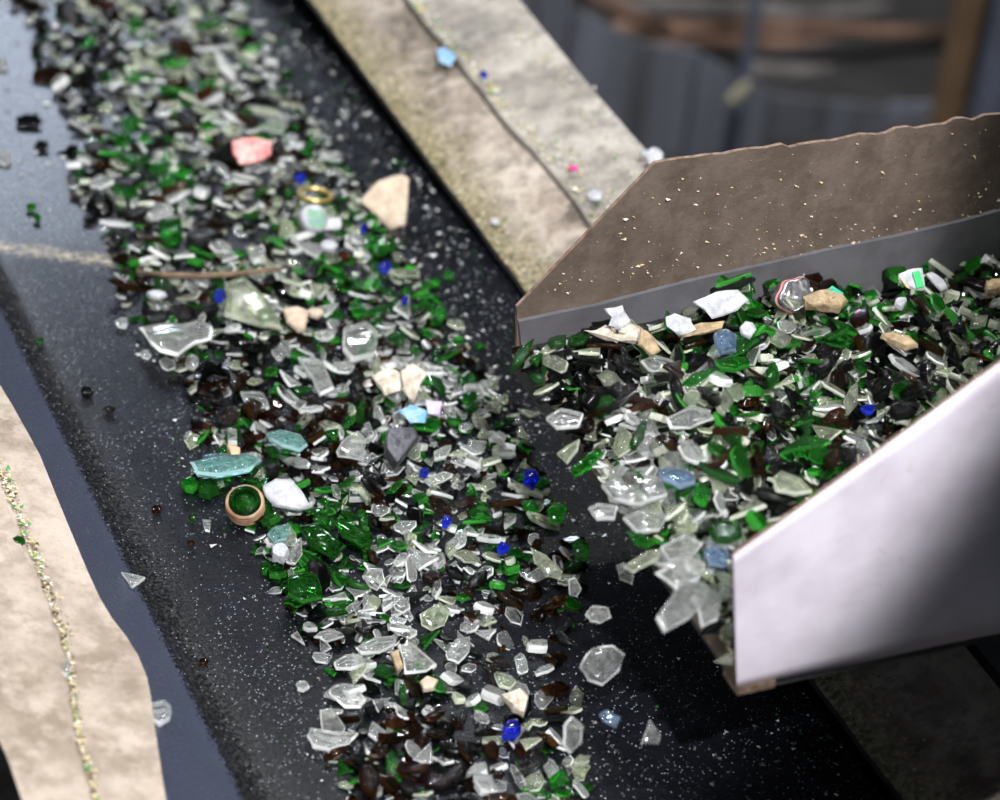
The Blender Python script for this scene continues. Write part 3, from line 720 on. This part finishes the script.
gl('green', 'square green bottle fragment above the left end of the twig', [(159, 224), (180, 221), (182, 240), (172, 247), (160, 244)], th=.006, dome=.2, lift=.008, tilt=(0, .3))
gl('green', 'small green lump at the left tip of the bottle-neck heap', blob(190, 485, 8, 6), th=.004, lift=.005)
gl('green', 'rounded green lump beside the bottle neck', blob(206, 488, 11, 8), th=.006, lift=.007)
gl('green', 'small green chip at the lower left of the green cluster', blob(265, 568, 7, 6), th=.003, lift=.004)
gl('green', 'oblong green chip under the white paper wad', blob(277, 572, 11, 6), th=.003, lift=.004)
gl('green', 'bright green shard right below the sky-blue printed scrap', blob(428, 425, 17, 9), th=.002, lift=.008)
gl('green', 'bright green flat shard in the upper right of the stream', blob(382, 245, 15, 12), th=.003, lift=.008, tilt=(0, .3))
for lab, x, y, a, b in (('bright cobalt blue lump near the end of the stream', 511, 732, 12, 12), ('cobalt blue shard beside the chute lip', 530, 479, 10, 12), ('small cobalt chip below the chute lip', 502, 549, 7, 6),
        ('cobalt chip in the upper right of the stream', 385, 268, 7, 6), ('cobalt sliver under the twig', 219, 297, 8, 6), ('tiny cobalt chip right of the chunky clear block', 405, 301, 4, 4),
        ('cobalt dot beside the cream card', 363, 229, 4, 4), ('cobalt chip near the pink scrap', 300, 178, 6, 4), ('cobalt sliver in the middle stream left of the chute', 446, 522, 5, 5), ('cobalt splinter below the charcoal lump', 424, 473, 6, 4)):
    gl('blue', lab, blob(x, y, a, b), th=.003, lift=.009, tilt=(0, .2), dome=.2)
for i, (lab, k, x, y, a, b) in enumerate((('lone bright green crumb near the left plate', 'green', 40, 341, 5, 4), ('upper of two green crumbs on the shiny belt', 'green', 31, 207, 7, 4), ('lower of two green crumbs on the shiny belt', 'green', 37, 218, 5, 5),
        ('small amber crumb on the belt below the dark lump', 'brown', 110, 409, 5, 4), ('amber splinter on bare belt left of the bottle neck', 'brown', 157, 509, 7, 4), ('small green crumb below the bottle neck', 'green', 193, 518, 4, 4),
        ('amber flake under the lone green crumb of the bottle neck', 'brown', 191, 543, 5, 3), ('dark amber crumb on the lower bare belt', 'brown', 204, 661, 5, 4), ('small black lump alone on the belt beside the left plate', 'dark', 87, 392, 9, 7),
        ('dark glass piece on the shiny belt, larger of the pair', 'dark', 27, 122, 15, 12), ('dark glass piece on the shiny belt, smaller of the pair', 'dark', 42, 146, 10, 7), ('dark shard standing at the stream edge on the shiny belt', 'dark', 73, 153, 9, 10),
        ('dark amber bottle shard at the top left of the stream', 'brown', 49, 75, 22, 11), ('clear chip at the left frame edge on the shiny belt', 'clear', 4, 158, 9, 9), ('clear chip above on the shiny belt at the frame edge', 'clear', 4, 64, 7, 6),
        ('white-clear pebble left of the big curved shard', 'clear', 123, 323, 7, 6), ('small crumbly clear chip under the big curved shard', 'clear', 146, 355, 7, 5), ('green crumb on the bare belt strip by the right skirt', 'green', 396, 161, 4, 4),
        ('green chip lower on the bare belt strip by the right skirt', 'green', 448, 275, 5, 4), ('clear chip on the bare belt strip above the green crumb', 'clear', 345, 113, 6, 5), ('amber shard on the left shore of the stream under the dust bank', 'brown', 122, 258, 10, 7))):
    gl(k, lab, blob(x, y, a, b), th=.0016, lift=.003, dome=.12, tilt=(.1, .15))
piece('pink_scrap', 'pink and white scrap of printed plastic in the upper stream', 'plastic scrap', [(233, 141), (255, 138), (272, 143), (271, 155), (258, 163), (240, 165), (233, 155)], PINK, lift=.009, th=.0012, dome=.1, rings=[.25, .5, .8], wob=.06, tilt=(.05, .3))
piece('cream_card', 'pointed cream card scrap at the right edge of the upper stream', 'card scrap', [(360, 203), (378, 184), (402, 174), (409, 180), (406, 226), (390, 229), (370, 214)], CREAM, lift=.014, th=.0012, dome=.22, rings=[.3, .6, .85], wob=.02, tilt=(.1, .5))
piece('cream_chip', 'cream shell-like chip below the twig', 'ceramic chip', [(283, 310), (296, 306), (309, 314), (305, 331), (298, 333), (286, 325)], CREAM, lift=.012, th=.002, dome=.3, rings=[.3, .65], wob=.03, tilt=(0, .4))
piece('cream_chip', 'smaller cream chip right of the shell-like cream chip', 'ceramic chip', blob(315, 314, 10, 6), CREAM, lift=.011, th=.002, dome=.2)
piece('white_chip', 'white rounded chip in the stream below the green-printed stopper', 'plastic chip', blob(328, 246, 12, 7), WHITE, lift=.010, th=.002, dome=.2)
piece('white_chip', 'long white chip on the left fringe under the twig', 'plastic chip', blob(155, 296, 11, 4), WHITE, lift=.008, th=.002, dome=.2)
piece('paper_scrap', 'white torn label scrap, left of two by the blue print', 'paper scrap', [(371, 378), (390, 366), (404, 378), (400, 392), (385, 396), (376, 386)], PAPER, lift=.012, th=.0008, dome=.15, rings=[.25, .5, .75], wob=.10, tilt=(.1, .35))
piece('paper_scrap', 'white torn label scrap, right of two by the blue print', 'paper scrap', [(400, 372), (412, 365), (428, 374), (420, 386), (414, 402), (403, 392)], PAPER, lift=.013, th=.0008, dome=.1, rings=[.25, .5, .75], wob=.10, tilt=(.1, .45))
piece('printed_scrap', 'sky-blue printed scrap in mid stream', 'plastic scrap', [(398, 412), (410, 406), (428, 412), (425, 424), (410, 424)], SKYB, lift=.013, th=.0008, dome=.2, rings=[.3, .6], wob=.08, tilt=(0, .3))
piece('lilac_scrap', 'pale lilac film scrap beside the sky-blue one', 'plastic scrap', [(425, 400), (442, 402), (440, 416), (428, 414)], LILAC, lift=.013, th=.0008, dome=.1, wob=.05, tilt=(0, .3))
piece('charcoal_lump', 'rough dark grey lump in mid stream', 'lump', [(386, 432), (412, 430), (418, 442), (405, 457), (395, 468), (384, 455)], CHAR, lift=.012, th=.006, dome=.15, rings=[.3, .6, .85], wob=.06, tilt=(0, .4))
pw = piece('white_plastic_fragment', 'white plastic fragment with orange print right of the bottle neck', 'plastic fragment', [(262, 487), (275, 480), (291, 481), (302, 494), (311, 508), (300, 512), (275, 508), (264, 497)], WHITE, lift=.012, th=.002, dome=.12, tilt=(.05, .3))
zc_ = pw.location[2]+.0032
piece('orange_print_patch', None, None, [(266, 491), (272, 489), (280, 502), (287, 506), (278, 506), (269, 499)], ORANGE, z=zc_-.002, th=.0006, dome=.02, parent=pw, tilt=(.05, .3))
piece('orange_crumb', 'small orange-beige ceramic crumb above the bottle neck', 'crumb', [(226, 447), (240, 452), (240, 458), (232, 461)], matte('orange_ceramic', (.72, .42, .25), None, 90), lift=.007, th=.003, dome=.2)
piece('paper_wad', 'small white paper wad on the belt left of the green cluster', 'paper wad', [(271, 550), (283, 547), (289, 556), (284, 562), (272, 560)], WHITE, lift=.006, th=.004, dome=.3, rings=[.3, .6, .85], wob=.14)
piece('paper_wad', 'crumpled white paper bit above the cobalt lump', 'paper wad', [(500, 700), (520, 692), (528, 702), (524, 716), (512, 712)], PAPER, lift=.010, th=.003, dome=.3, rings=[.3, .6, .85], wob=.14)
piece('cream_chip', 'flat cream chip on the lower stream above the brown shards', 'ceramic chip', [(420, 683), (427, 677), (438, 682), (433, 690), (423, 691)], CREAM, lift=.010, th=.002, dome=.1)
piece('cork_chip', 'tan wooden sliver between clear shards in the lower stream', 'wood chip', [(390, 655), (398, 650), (403, 668), (398, 674)], TAN, lift=.011, th=.002, dome=.1)
# twig, ring, cap, bottle neck, ribbed bottle bottoms
tz = [P(x, y, .019+dz) for x, y, dz in ((137, 272, -.004), (165, 275, 0), (200, 276, .002), (235, 274, .003), (262, 271, .002), (292, 267, 0))]
tw = sweep('twig', [Vector(p-tz[2]) for p in tz], [.0016, .0026, .0029, .0027, .0022, .001], WOOD, None, 8, tz[2], random.Random(2)); props(tw, 'thin brown twig lying across the glass stream', 'twig')
br = sweep('side_twig', [Vector(tz[3]-tz[2]), Vector(tz[3]-tz[2]+np.array([.012, .012, .006]))], [.0012, .0006], WOOD, tw, 6)
def tilted(px, py, z, ax, ay): return P(px, py, z), (math.radians(ax), math.radians(ay), 0)
rl, rr = tilted(315, 195, .020, -8, 6)
rg_o = lathe('brass_ring', [(.0138, -.002), (.0160, -.0022), (.0166, 0), (.0160, .0022), (.0138, .002), (.0133, 0), (.0138, -.002)], GOLD, None, 36, rl); rg_o.rotation_euler = rr; props(rg_o, 'brass-coloured ring lying in the upper stream', 'ring')
cl_, cr_ = tilted(313, 219, .022, 48, 12)
cap = empty('plastic_cap', cl_, 'white plastic stopper with green print under the brass ring', 'bottlecap'); cap.rotation_euler = cr_  # printed white bottle cap
lathe('cap_shell', [(0, .006), (.011, .0058), (.0128, .004), (.0135, -.004), (.0125, -.004), (.0118, .0035), (0, .0045)], WHITE, cap, 28, dent=.03)
for k in range(4):
    box('print_bar', (-.008, .008, -.0075+k*.004, -.006+k*.004, .0058, .0063), STRIPE if k != 1 else MINT, cap)
nl, nr = tilted(245, 503, .017, 22, -14)
nk = empty('bottle_neck', nl, 'broken green bottle neck with orange-brown threaded ring, left edge of stream', 'bottle neck'); nk.rotation_euler = nr
lathe('glass_neck', [(.0118, -.010), (.0125, -.004), (.0122, .006), (.0095, .008), (.0085, .004), (.009, -.010), (.0118, -.010)], G['green'][0], nk, 30)
lathe('glass_plug', [(0, -.006), (.0088, -.006), (.0088, .001), (.004, .0035), (0, .003)], G['green'][0], nk, 24)
for k in range(4): lathe('thread', [(.0127, -.010+k*.0034), (.0150, -.0095+k*.0034), (.0152, -.0085+k*.0034), (.0127, -.0078+k*.0034)], TRED, nk, 34)
def arc_piece(px, py, z, R0, R1, h, a0, a1, rib, mat, label, rot, name='ribbed_bottle_base'):
    o = link(name, None) if False else None
    v = []; f = []; n = 40; prof = 8
    for i in range(n+1):
        a = math.radians(a0+(a1-a0)*i/n); k = 1+(rib if i % 2 else 0)
        for j in range(prof):
            t = 2*math.pi*j/prof; r = (R0+R1)/2+(R1-R0)/2*math.cos(t)*k; zz = h/2*math.sin(t)*k
            v.append((r*math.cos(a), r*math.sin(a), zz))
    for i in range(n):
        for j in range(prof): f.append((i*prof+j, (i+1)*prof+j, (i+1)*prof+(j+1) % prof, i*prof+(j+1) % prof))
    f.append(tuple(range(prof))[::-1]); f.append(tuple(n*prof+j for j in range(prof)))
    m = np.mean(v, 0); v = [np.array(q)-m for q in v]
    o = link(name, make_mesh(name, v, f, mat, smooth=[False]*len(f)), None, P(px, py, z)); o.rotation_euler = [math.radians(q) for q in rot]
    return props(o, label, 'bottle base')
arc_piece(256, 344, .015, .016, .026, .008, 200, 330, .12, G['dark'][0], 'near-black ribbed bottle base rim below the yellowish shard', (10, 5, 0))
arc_piece(288, 296, .019, .014, .023, .008, 120, 235, .14, G['dark'][0], 'near-black knurled glass rim right of the yellowish shard', (10, -10, 30))
arc_piece(214, 374, .013, .012, .021, .007, 20, 160, .10, G['dark'][0], 'dark ribbed glass rim on the left fringe below the big curved shard', (15, 0, 0))
arc_piece(400, 735, .014, .030, .040, .004, 230, 290, 0, G['brown'][0], 'long curved brown glass rim near the end of the stream', (20, 0, 20), 'curved_glass_rim')
# --- falling between chute and belt
for i, (lab, k, pts, z, tl) in enumerate((
    ('large falling clear shard with green corner, below the chute lip', 'clear', [(578, 668), (592, 648), (612, 646), (625, 655), (618, 672), (602, 686), (588, 682)], .10, (.2, .6)),
    ('falling clear chip under the lip, above the large falling shard', 'clear', [(585, 615), (592, 606), (608, 608), (611, 618), (600, 624), (590, 622)], .11, (.1, .4)),
    ('falling pale bluish chip right of the cobalt lump', 'steelblue', [(599, 715), (606, 711), (620, 718), (616, 728), (603, 722)], .09, (.2, .3)),
    ('falling grey oval shard right of the cobalt lump', 'clear', [(563, 725), (572, 716), (581, 725), (580, 745), (570, 754), (562, 745)], .08, (-.3, .9)),
    ('falling pale wedge shard nearest to the chute corner', 'clear', [(640, 745), (650, 719), (660, 735), (658, 745), (648, 744)], .08, (.2, .9)),
    ('falling streak-shaped green-clear shard left of the lip', 'pale', [(531, 548), (545, 555), (562, 572), (560, 580), (545, 577), (534, 562)], .09, (.3, .8)),
    ('falling small clear shard below the streak-shaped one', 'clear', [(568, 580), (575, 577), (581, 590), (577, 597), (569, 595)], .09, (0, .9)),
    ('falling green bottle chip just left of the lip', 'green', [(547, 510), (556, 502), (567, 508), (562, 523), (551, 524)], .12, (.2, .8)),
    ('falling olive-green shard beside the lip plate', 'green', [(572, 545), (580, 538), (589, 545), (587, 562), (576, 560)], .11, (.2, 1.0)),
    ('clear shard tipping off the lip at mid height', 'clear', [(616, 566), (624, 562), (634, 572), (632, 584), (620, 580)], .14, (.5, .6)))):
    gl(k, lab, pts, z=z, th=.0018, tilt=tl, dome=.15, mark=False)
# --- in the chute
C_ = dict(field=cf)
gl('clear', 'big yellow-rimmed curved shard hanging over the lip near the corner', [(651, 625), (662, 610), (680, 590), (698, 585), (706, 594), (700, 612), (682, 628), (662, 636)], z=.188, th=.003, dome=.25, tilt=(-.35, .1), mark=False)
gl('clear', 'clear shard lying over the lip left of the near wall', [(655, 575), (680, 560), (705, 566), (700, 580), (675, 590)], z=.19, th=.003, dome=.15, tilt=(.1, .3), mark=False)
gl('clear', 'pile of layered clear plates on the lip, topmost', [(600, 488), (625, 475), (660, 482), (668, 497), (640, 508), (612, 503)], z=.190, th=.003, dome=.15, tilt=(.1, .2), mark=False)
gl('clear', 'clear curved plate jutting out over the lip', [(588, 510), (598, 505), (618, 508), (615, 519), (596, 520)], z=.178, th=.0025, dome=.15, tilt=(.3, .1), mark=False)
gl('pale', 'greenish-clear shard jutting over the upper lip', [(557, 455), (566, 448), (580, 440), (578, 450), (567, 464)], z=.178, th=.0025, tilt=(.5, .3), mark=False)
gl('green', 'light green long shard on the lip below the chute tip', [(570, 472), (580, 462), (600, 449), (603, 454), (590, 470), (574, 478)], z=.186, th=.0025, dome=.12, tilt=(.3, .3), mark=False)
gl('green', 'green shard poking out over the lip in mid slope', [(628, 532), (640, 534), (655, 543), (648, 548), (634, 543)], z=.182, th=.0025, tilt=(.2, .2), mark=False)
gl('clear', 'clear plate with white rim hanging lowest of the lip pile', [(690, 598), (704, 588), (718, 600), (716, 622), (702, 628)], z=.186, th=.0025, dome=.2, tilt=(-.2, .3), mark=False)
gl('clear', 'milky clear shard leaning between the layered plates and the lip', [(622, 520), (645, 510), (668, 518), (660, 532), (636, 534)], z=.188, th=.003, dome=.15, tilt=(.2, .3), mark=False)
gl('clear', 'bright clear wedge above the yellow-rimmed shard', [(660, 548), (684, 536), (702, 545), (690, 560), (668, 562)], z=.192, th=.003, dome=.12, tilt=(.1, .4), mark=False)
gl('pale', 'long pale sliver pointing over the lip above the yellow-rimmed shard', [(624, 568), (650, 552), (664, 550), (656, 562), (632, 574)], z=.184, th=.002, dome=.1, tilt=(.3, .2), mark=False)
gl('clear', 'clear lens-shaped shard on the upper lip beside the far wall tip', [(545, 420), (560, 410), (584, 416), (578, 428), (556, 430)], z=.184, th=.0025, dome=.15, tilt=(.2, .2), mark=False)
gl('steelblue', 'grey-blue shard resting against the edge of the near wall', [(703, 552), (714, 545), (730, 556), (726, 568), (710, 566)], z=.190, th=.0025, dome=.15, tilt=(0, .4), mark=False)
gl('steelblue', 'long blue-grey shard behind the layered clear plates', [(656, 472), (668, 470), (690, 475), (695, 484), (680, 488), (662, 482)], lift=.010, th=.0025, dome=.15, **C_)
gl('steelblue', 'blue-grey glass lump below the white plastic flap', [(714, 334), (724, 331), (734, 338), (735, 352), (722, 354), (715, 346)], lift=.014, th=.004, dome=.3, tilt=(0, .5), **C_)
gl('blue', 'cobalt blue shard in the chute near the near wall edge', blob(869, 410, 8, 5), lift=.010, th=.002, **C_)
gl('pale', 'pale green curved shard touching the near wall edge', [(890, 414), (900, 406), (920, 408), (925, 413), (908, 425), (893, 423)], lift=.012, th=.0025, dome=.2, **C_)
gl('green', 'vivid green sliver under the white scraps by the far wall', [(714, 364), (730, 358), (748, 361), (750, 367), (735, 372), (720, 370)], lift=.012, th=.0025, dome=.12, **C_)
gl('clear', 'milky layered clear shard in the upper chute below the paper', [(640, 362), (655, 357), (672, 362), (686, 376), (665, 376), (648, 372)], lift=.012, th=.002, dome=.1, tilt=(0, .3), **C_)
gl('clear', 'wide ribbed clear shard in the centre of the chute', [(665, 420), (690, 408), (708, 412), (714, 420), (690, 430), (670, 430)], lift=.014, th=.002, dome=.15, tilt=(.1, .3), **C_)
gl('brown', 'glossy amber shard in the left of the chute', [(655, 440), (668, 434), (679, 440), (678, 448), (662, 448)], lift=.012, th=.003, dome=.2, **C_)
gl('pale', 'grey-green shard beside the near wall edge, large and flat', [(773, 478), (780, 472), (800, 480), (812, 492), (795, 495), (776, 492)], lift=.013, th=.002, **C_)
piece('crumpled_paper', 'crumpled white and tan paper at the far-wall foot near the lip', 'paper', [(583, 334), (604, 330), (612, 338), (628, 328), (644, 336), (656, 346), (652, 350), (630, 346), (606, 343)], PAPER, lift=.020, th=.0008, dome=.2, rings=[.2, .4, .6, .8], wob=.09, tilt=(.05, .5), **C_)
piece('torn_paper', 'white torn paper tongue standing on the crumpled paper', 'paper', [(604, 309), (612, 308), (622, 306), (628, 318), (633, 326), (620, 331), (607, 328), (611, 318)], WHITE, lift=.030, th=.0006, dome=.1, rings=[.3, .6], wob=.08, tilt=(0, .9), **C_)
piece('torn_paper', 'tan soiled paper fold below the white torn paper', 'paper', [(640, 328), (652, 336), (660, 352), (650, 356), (638, 345)], TAN, lift=.022, th=.0008, dome=.1, rings=[.3, .6], wob=.08, tilt=(0, .6), **C_)
piece('torn_paper', 'cream-white torn paper with ochre edge by the far wall', 'paper', [(664, 318), (674, 314), (690, 320), (695, 330), (680, 337), (666, 328)], WHITE, lift=.026, th=.0006, dome=.15, rings=[.3, .6], wob=.08, tilt=(0, .6), **C_)
piece('torn_paper', 'ochre paper strip right of the cream-white torn paper', 'paper', [(676, 334), (700, 324), (724, 322), (722, 330), (700, 336), (682, 339)], TAN, lift=.020, th=.0008, dome=.1, rings=[.3, .6], wob=.06, tilt=(0, .4), **C_)
fp = piece('white_plastic_flap', 'white four-cornered plastic flap lying against the far wall', 'plastic flap', [(692, 302), (716, 292), (738, 290), (750, 301), (737, 311), (712, 319)], WHITE, lift=.026, th=.0008, dome=.03, rings=[.4, .8], wob=.01, tilt=(.05, .55), **C_)
can = empty('crushed_can', P(790, 296, .205), 'crushed silver can bottom with pink band beside the far wall', 'can'); can.rotation_euler = (math.radians(50), math.radians(-20), .3)
lathe('can_shell', [(0, -.006), (.007, -.007), (.010, -.009), (.0125, -.006), (.0132, .004), (.0125, .011), (.0118, .011), (.0122, .004), (.0118, -.005), (0, -.004)], SILVER, can, 30, dent=.14)
lathe('pink_band', [(.0136, .0035), (.0139, .0042), (.0139, .0062), (.0134, .007)], PINK, can, 30, dent=.14)
piece('crumpled_foil', 'tan crumpled foil wad right of the crushed can', 'foil', [(801, 300), (815, 295), (836, 296), (845, 306), (838, 314), (820, 314), (804, 311)], TAN, lift=.018, th=.004, dome=.35, rings=[.2, .4, .6, .8], wob=.15, tilt=(0, .4), **C_)
piece('mint_plastic_scrap', 'dark mint plastic scrap behind the tan foil wad', 'plastic scrap', [(820, 294), (832, 286), (843, 293), (842, 301), (828, 300)], MINT, lift=.026, th=.001, tilt=(0, .7), **C_)
ct = piece('carton_scrap', 'white carton scrap with green and orange stripes by the far wall', 'carton scrap', [(898, 274), (908, 270), (922, 268), (926, 290), (914, 290), (900, 283)], WHITE, lift=.026, th=.0012, dome=.02, tilt=(0, .7), **C_)
cz = ct.location[2]+.0017
piece('green_stripe', None, None, [(912, 272), (919, 270), (924, 287), (917, 288)], STRIPE, z=cz, th=.0004, dome=.0, tilt=(0, .7), parent=ct)
piece('orange_stripe', None, None, [(899, 277), (901, 275), (910, 289), (906, 287)], ORANGE, z=cz, th=.0004, dome=.0, tilt=(0, .7), parent=ct)
piece('white_strip', 'white curved plastic strip right of the striped carton scrap', 'plastic strip', [(925, 274), (931, 272), (942, 281), (948, 290), (941, 292), (931, 284)], WHITE, lift=.022, th=.001, dome=.2, tilt=(0, .5), **C_)
piece('white_chip', 'white oblong chip in the chute below the mint scrap', 'plastic chip', blob(900, 303, 8, 5), WHITE, lift=.016, th=.002, dome=.25, **C_)
piece('white_chip', 'bright white chip in the upper chute near the foot of the flap', 'plastic chip', blob(747, 330, 9, 9), WHITE, lift=.018, th=.0015, dome=.2, tilt=(0, .5), **C_)
piece('tan_bark_chip', 'tan bark-like chip in the right half of the chute', 'bark chip', [(880, 337), (892, 336), (908, 342), (918, 348), (905, 351), (888, 345)], TAN, lift=.014, th=.0025, dome=.25, rings=[.3, .6], wob=.06, **C_)
piece('tan_bark_chip', 'grainy tan lump at the far right of the chute', 'bark chip', blob(992, 290, 10, 8), TAN, lift=.016, th=.004, dome=.3, wob=.08, **C_)
# --- on the skirts
piece('printed_scrap', 'pale blue and white printed scrap on the dusty right skirt', 'plastic scrap', [(436, 50), (444, 47), (457, 57), (450, 66), (440, 64)], SKYB, z=.053, th=.0008, dome=.05, tilt=(.43, 0), mark=False)
piece('magenta_chip', 'tiny magenta chip on the upper right plate', 'plastic chip', blob(573, 168, 6, 3), MAGENTA, z=.067, th=.001, tilt=(.3, 0), mark=False)
gl('blue', 'tiny cobalt chip at the lap of the right plates', blob(484, 75, 4, 4), z=.066, th=.0015, tilt=(.3, 0), mark=False)
piece('white_scrap', 'ragged white scrap caught at the corner between plate and far wall', 'plastic scrap', [(639, 156), (648, 152), (653, 148), (660, 152), (664, 156), (661, 164), (650, 166), (646, 160)], WHITE, z=.088, th=.0015, dome=.2, rings=[.3, .6], wob=.10, tilt=(.3, .1), mark=False)
piece('white_scrap', 'small white smear-like chip at the foot of the upper right plate', 'plastic scrap', blob(596, 196, 9, 6), WHITE, z=.068, th=.001, wob=.06, tilt=(.3, 0), mark=False)
piece('white_scrap', 'small white flake on the lower right skirt', 'plastic scrap', blob(494, 222, 6, 4), WHITE, z=.022, th=.001, wob=.06, tilt=(.43, 0), mark=False)
gl('green', 'green crumb lying in the lap joint of the left plates', blob(19, 541, 6, 4), z=float(PL(19, 541, pl_p, pl_n)[2])+.006, th=.002, mark=False)
gl('clear', 'frosted clear chip in the lap joint of the left plates', blob(65, 668, 6, 9), z=float(PL(65, 668, pl_p, pl_n)[2])+.006, th=.002, mark=False)

# ------------------------------------------------------------------ fines: dust-size chips, crumbs and specks
def chip_geo(rg_):
    a = [rg_.uniform(.6, 1.1) for _ in range(4)]
    v = [(a[0], 0, 0), (-.5*a[1], .7*a[1], 0), (-.6*a[2], -.6*a[2], .1), (.05, 0, .45*a[3]), (0, .05, -.35)]
    f = [(0, 1, 3), (1, 2, 3), (2, 0, 3), (1, 0, 4), (2, 1, 4), (0, 2, 4)]; return v, f, [0]*6, [False]*6
CH = [chip_geo(rs) for _ in range(12)]
rf = random.Random(8)
def fines(name, n, sampler, smin, smax, mats, label, cat='crumbs', tilt=0):
    B_ = Bulk()
    for _ in range(n):
        r_ = sampler()
        if r_ is None: continue
        x, y, z, sx_ = r_; s = smin*(smax/smin)**(rf.random()**2.2); g = rf.choice(CH); k = rf.choices(range(len(mats)), [m[1] for m in mats])[0]
        B_.add((g[0], g[1], [k]*6, g[3]), rot_from(rf.uniform(0, 6.28), sx_+rf.uniform(-.3, .3), rf.uniform(-.3, .3)), (x, y, z+s*.3), s)
    return B_.build(name, [m[0] for m in mats], label, cat)
GR = matte('olive_crumb', (.24, .22, .10), (.10, .10, .04), 200); YL = matte('yellowish_crumb', (.55, .48, .28), (.4, .33, .16), 200); WH = matte('pale_crumb', (.66, .64, .58), (.45, .42, .36), 200)
GDC = matte('green_crumb', (.05, .30, .04), None, 200, .3); SLV = matte('pale_glass_grit', (.42, .46, .50), (.25, .28, .31), 300, .25, .8); BRK = matte('brown_grit', (.10, .05, .02), None, 200, .4)
def belt_s():
    x = rf.uniform(-.335, XR-.004); y = rf.uniform(-.70, 1.1); return x, y, belt_z(x, y), 0
fines('glass_grit', 9000, belt_s, .0003, .0011, [(SLV, 6), (WH, 1), (GDC, .5), (BRK, .4)], 'fine pale glass grit strewn over the black belt', 'grit')
def strip_s():
    py = rf.uniform(-20, 830); e = 300+.735*py; px = e-rf.expovariate(1/75.)-4
    if px < stream_mid(py) or (px > 560 and py > 560 and rf.random() < .55): return None
    p = P(px, py); return p[0], p[1], float(bf.at(p[0], p[1]))*.3, 0
fines('glass_chips', 1500, strip_s, .0009, .0042, [(G['clear'][1], 5), (SLV, 1.5), (G['green'][1], 1.6), (G['brown'][1], .5), (WH, .8), (G['clear'][0], 3)], 'small clear and green chips on the belt between stream and right skirt', 'glass chips')
def margin_s():
    px, py = sample(STREAM, rf); px += rf.gauss(0, 34); py += rf.gauss(0, 12)
    if in_poly(px, py, STREAM): return None
    p = P(px, py)
    if p[0] > XR-.004 or p[0] < -.34: return None
    return p[0], p[1], belt_z(p[0], p[1]), 0
fines('glass_chips', 3200, margin_s, .0009, .0050, [(G['clear'][1], 4), (G['green'][1], 1.5), (G['dark'][1], 1.5), (G['brown'][1], .8), (WH, .6), (G['clear'][0], 2)], 'small scattered chips fringing both edges of the glass stream', 'glass chips')
def sk1():
    x = XR+.003+abs(rf.gauss(0, .022)) if rf.random() < .75 else rf.uniform(XR, .148); 
    if x > .150: return None
    y = rf.uniform(-1.0, 1.2); return x, y, .0135+(x-XR)*.438, .43
fines('skirt_crumbs', 5200, sk1, .0005, .0028, [(GR, 5), (YL, 2.6), (WH, 1), (GDC, .7), (BRK, 1.5)], 'olive and tan crumbs banked along the belt edge of the right skirt')
def sk2():
    y = rf.uniform(-.11, 1.0); u = abs(rf.gauss(0, .012)); x = .150+.003*math.sin(y*9)+.0015*math.sin(y*31)+u*(1.3 if y < .3 else .5)
    if rf.random() < .2: x = rf.gauss(.212, .006)
    return x, y, .0535+(x-.148)*.292+.0005, .3
fines('plate_crumbs', 2600, sk2, .0008, .0042, [(YL, 4), (WH, 2.5), (GDC, 1), (GR, 1)], 'cream and green crumbs piled along the lap of the upper right plate')
ck = [PL(a, b, pl_p+np.array([0, 0, .001]), pl_n) for a, b in crk_px]
def sk3():
    i = rf.randrange(2, len(ck)-1); t = rf.random(); p = ck[i]*(1-t)+ck[i+1]*t; q = proj(p)
    sp = .0040 if q[1] < 640 else .0022
    return p[0]+.0012+abs(rf.gauss(0, sp)), p[1], p[2]+.0008, -.24
fines('joint_crumbs', 1700, sk3, .0007, .0036, [(YL, 4), (WH, 2), (GDC, .7), (BRK, 1.6), (GR, 1.4)], 'cream, brown and green crumbs lodged in the left plate joint')
def sk4():
    if rf.random() < .6: return rf.uniform(A[0]+.01, .45), YF-.0012-.004*0, ZC+.055+rf.expovariate(1/.02), 0
    return rf.uniform(A[0]+.01, .45), YF-.0012, rf.uniform(ZC+.05, .30), 0
def sk4b():
    r_ = sk4(); x, y, z, s = r_
    if z > min(.30, .19+(x-A[0])*1.1): return None
    return x, y, z, s
fines('wall_specks', 480, sk4b, .0005, .0034, [(YL, 3), (WH, 3), (matte('pinkish_crumb', (.55, .38, .30), None, 100), 2)], 'pale crumbs stuck to the brown face of the far chute wall')
def merge(store, name, label):
    A_ = Bulk(); mats = []
    for q, (k, b) in enumerate(store.items()):
        mats += G[k]; A_.v += b.v; A_.f += [tuple(i+A_.n for i in f_) for f_ in b.f]; A_.m += [i+2*q for i in b.m]; A_.s += b.s; A_.n += b.n
    return A_.build(name, mats, label, 'broken glass')
merge(belt_bulk, 'broken_glass', 'countless small clear, green and brown glass bits filling the belt stream')
merge(chute_bulk, 'broken_glass', 'countless small clear, green and brown glass bits filling the chute')
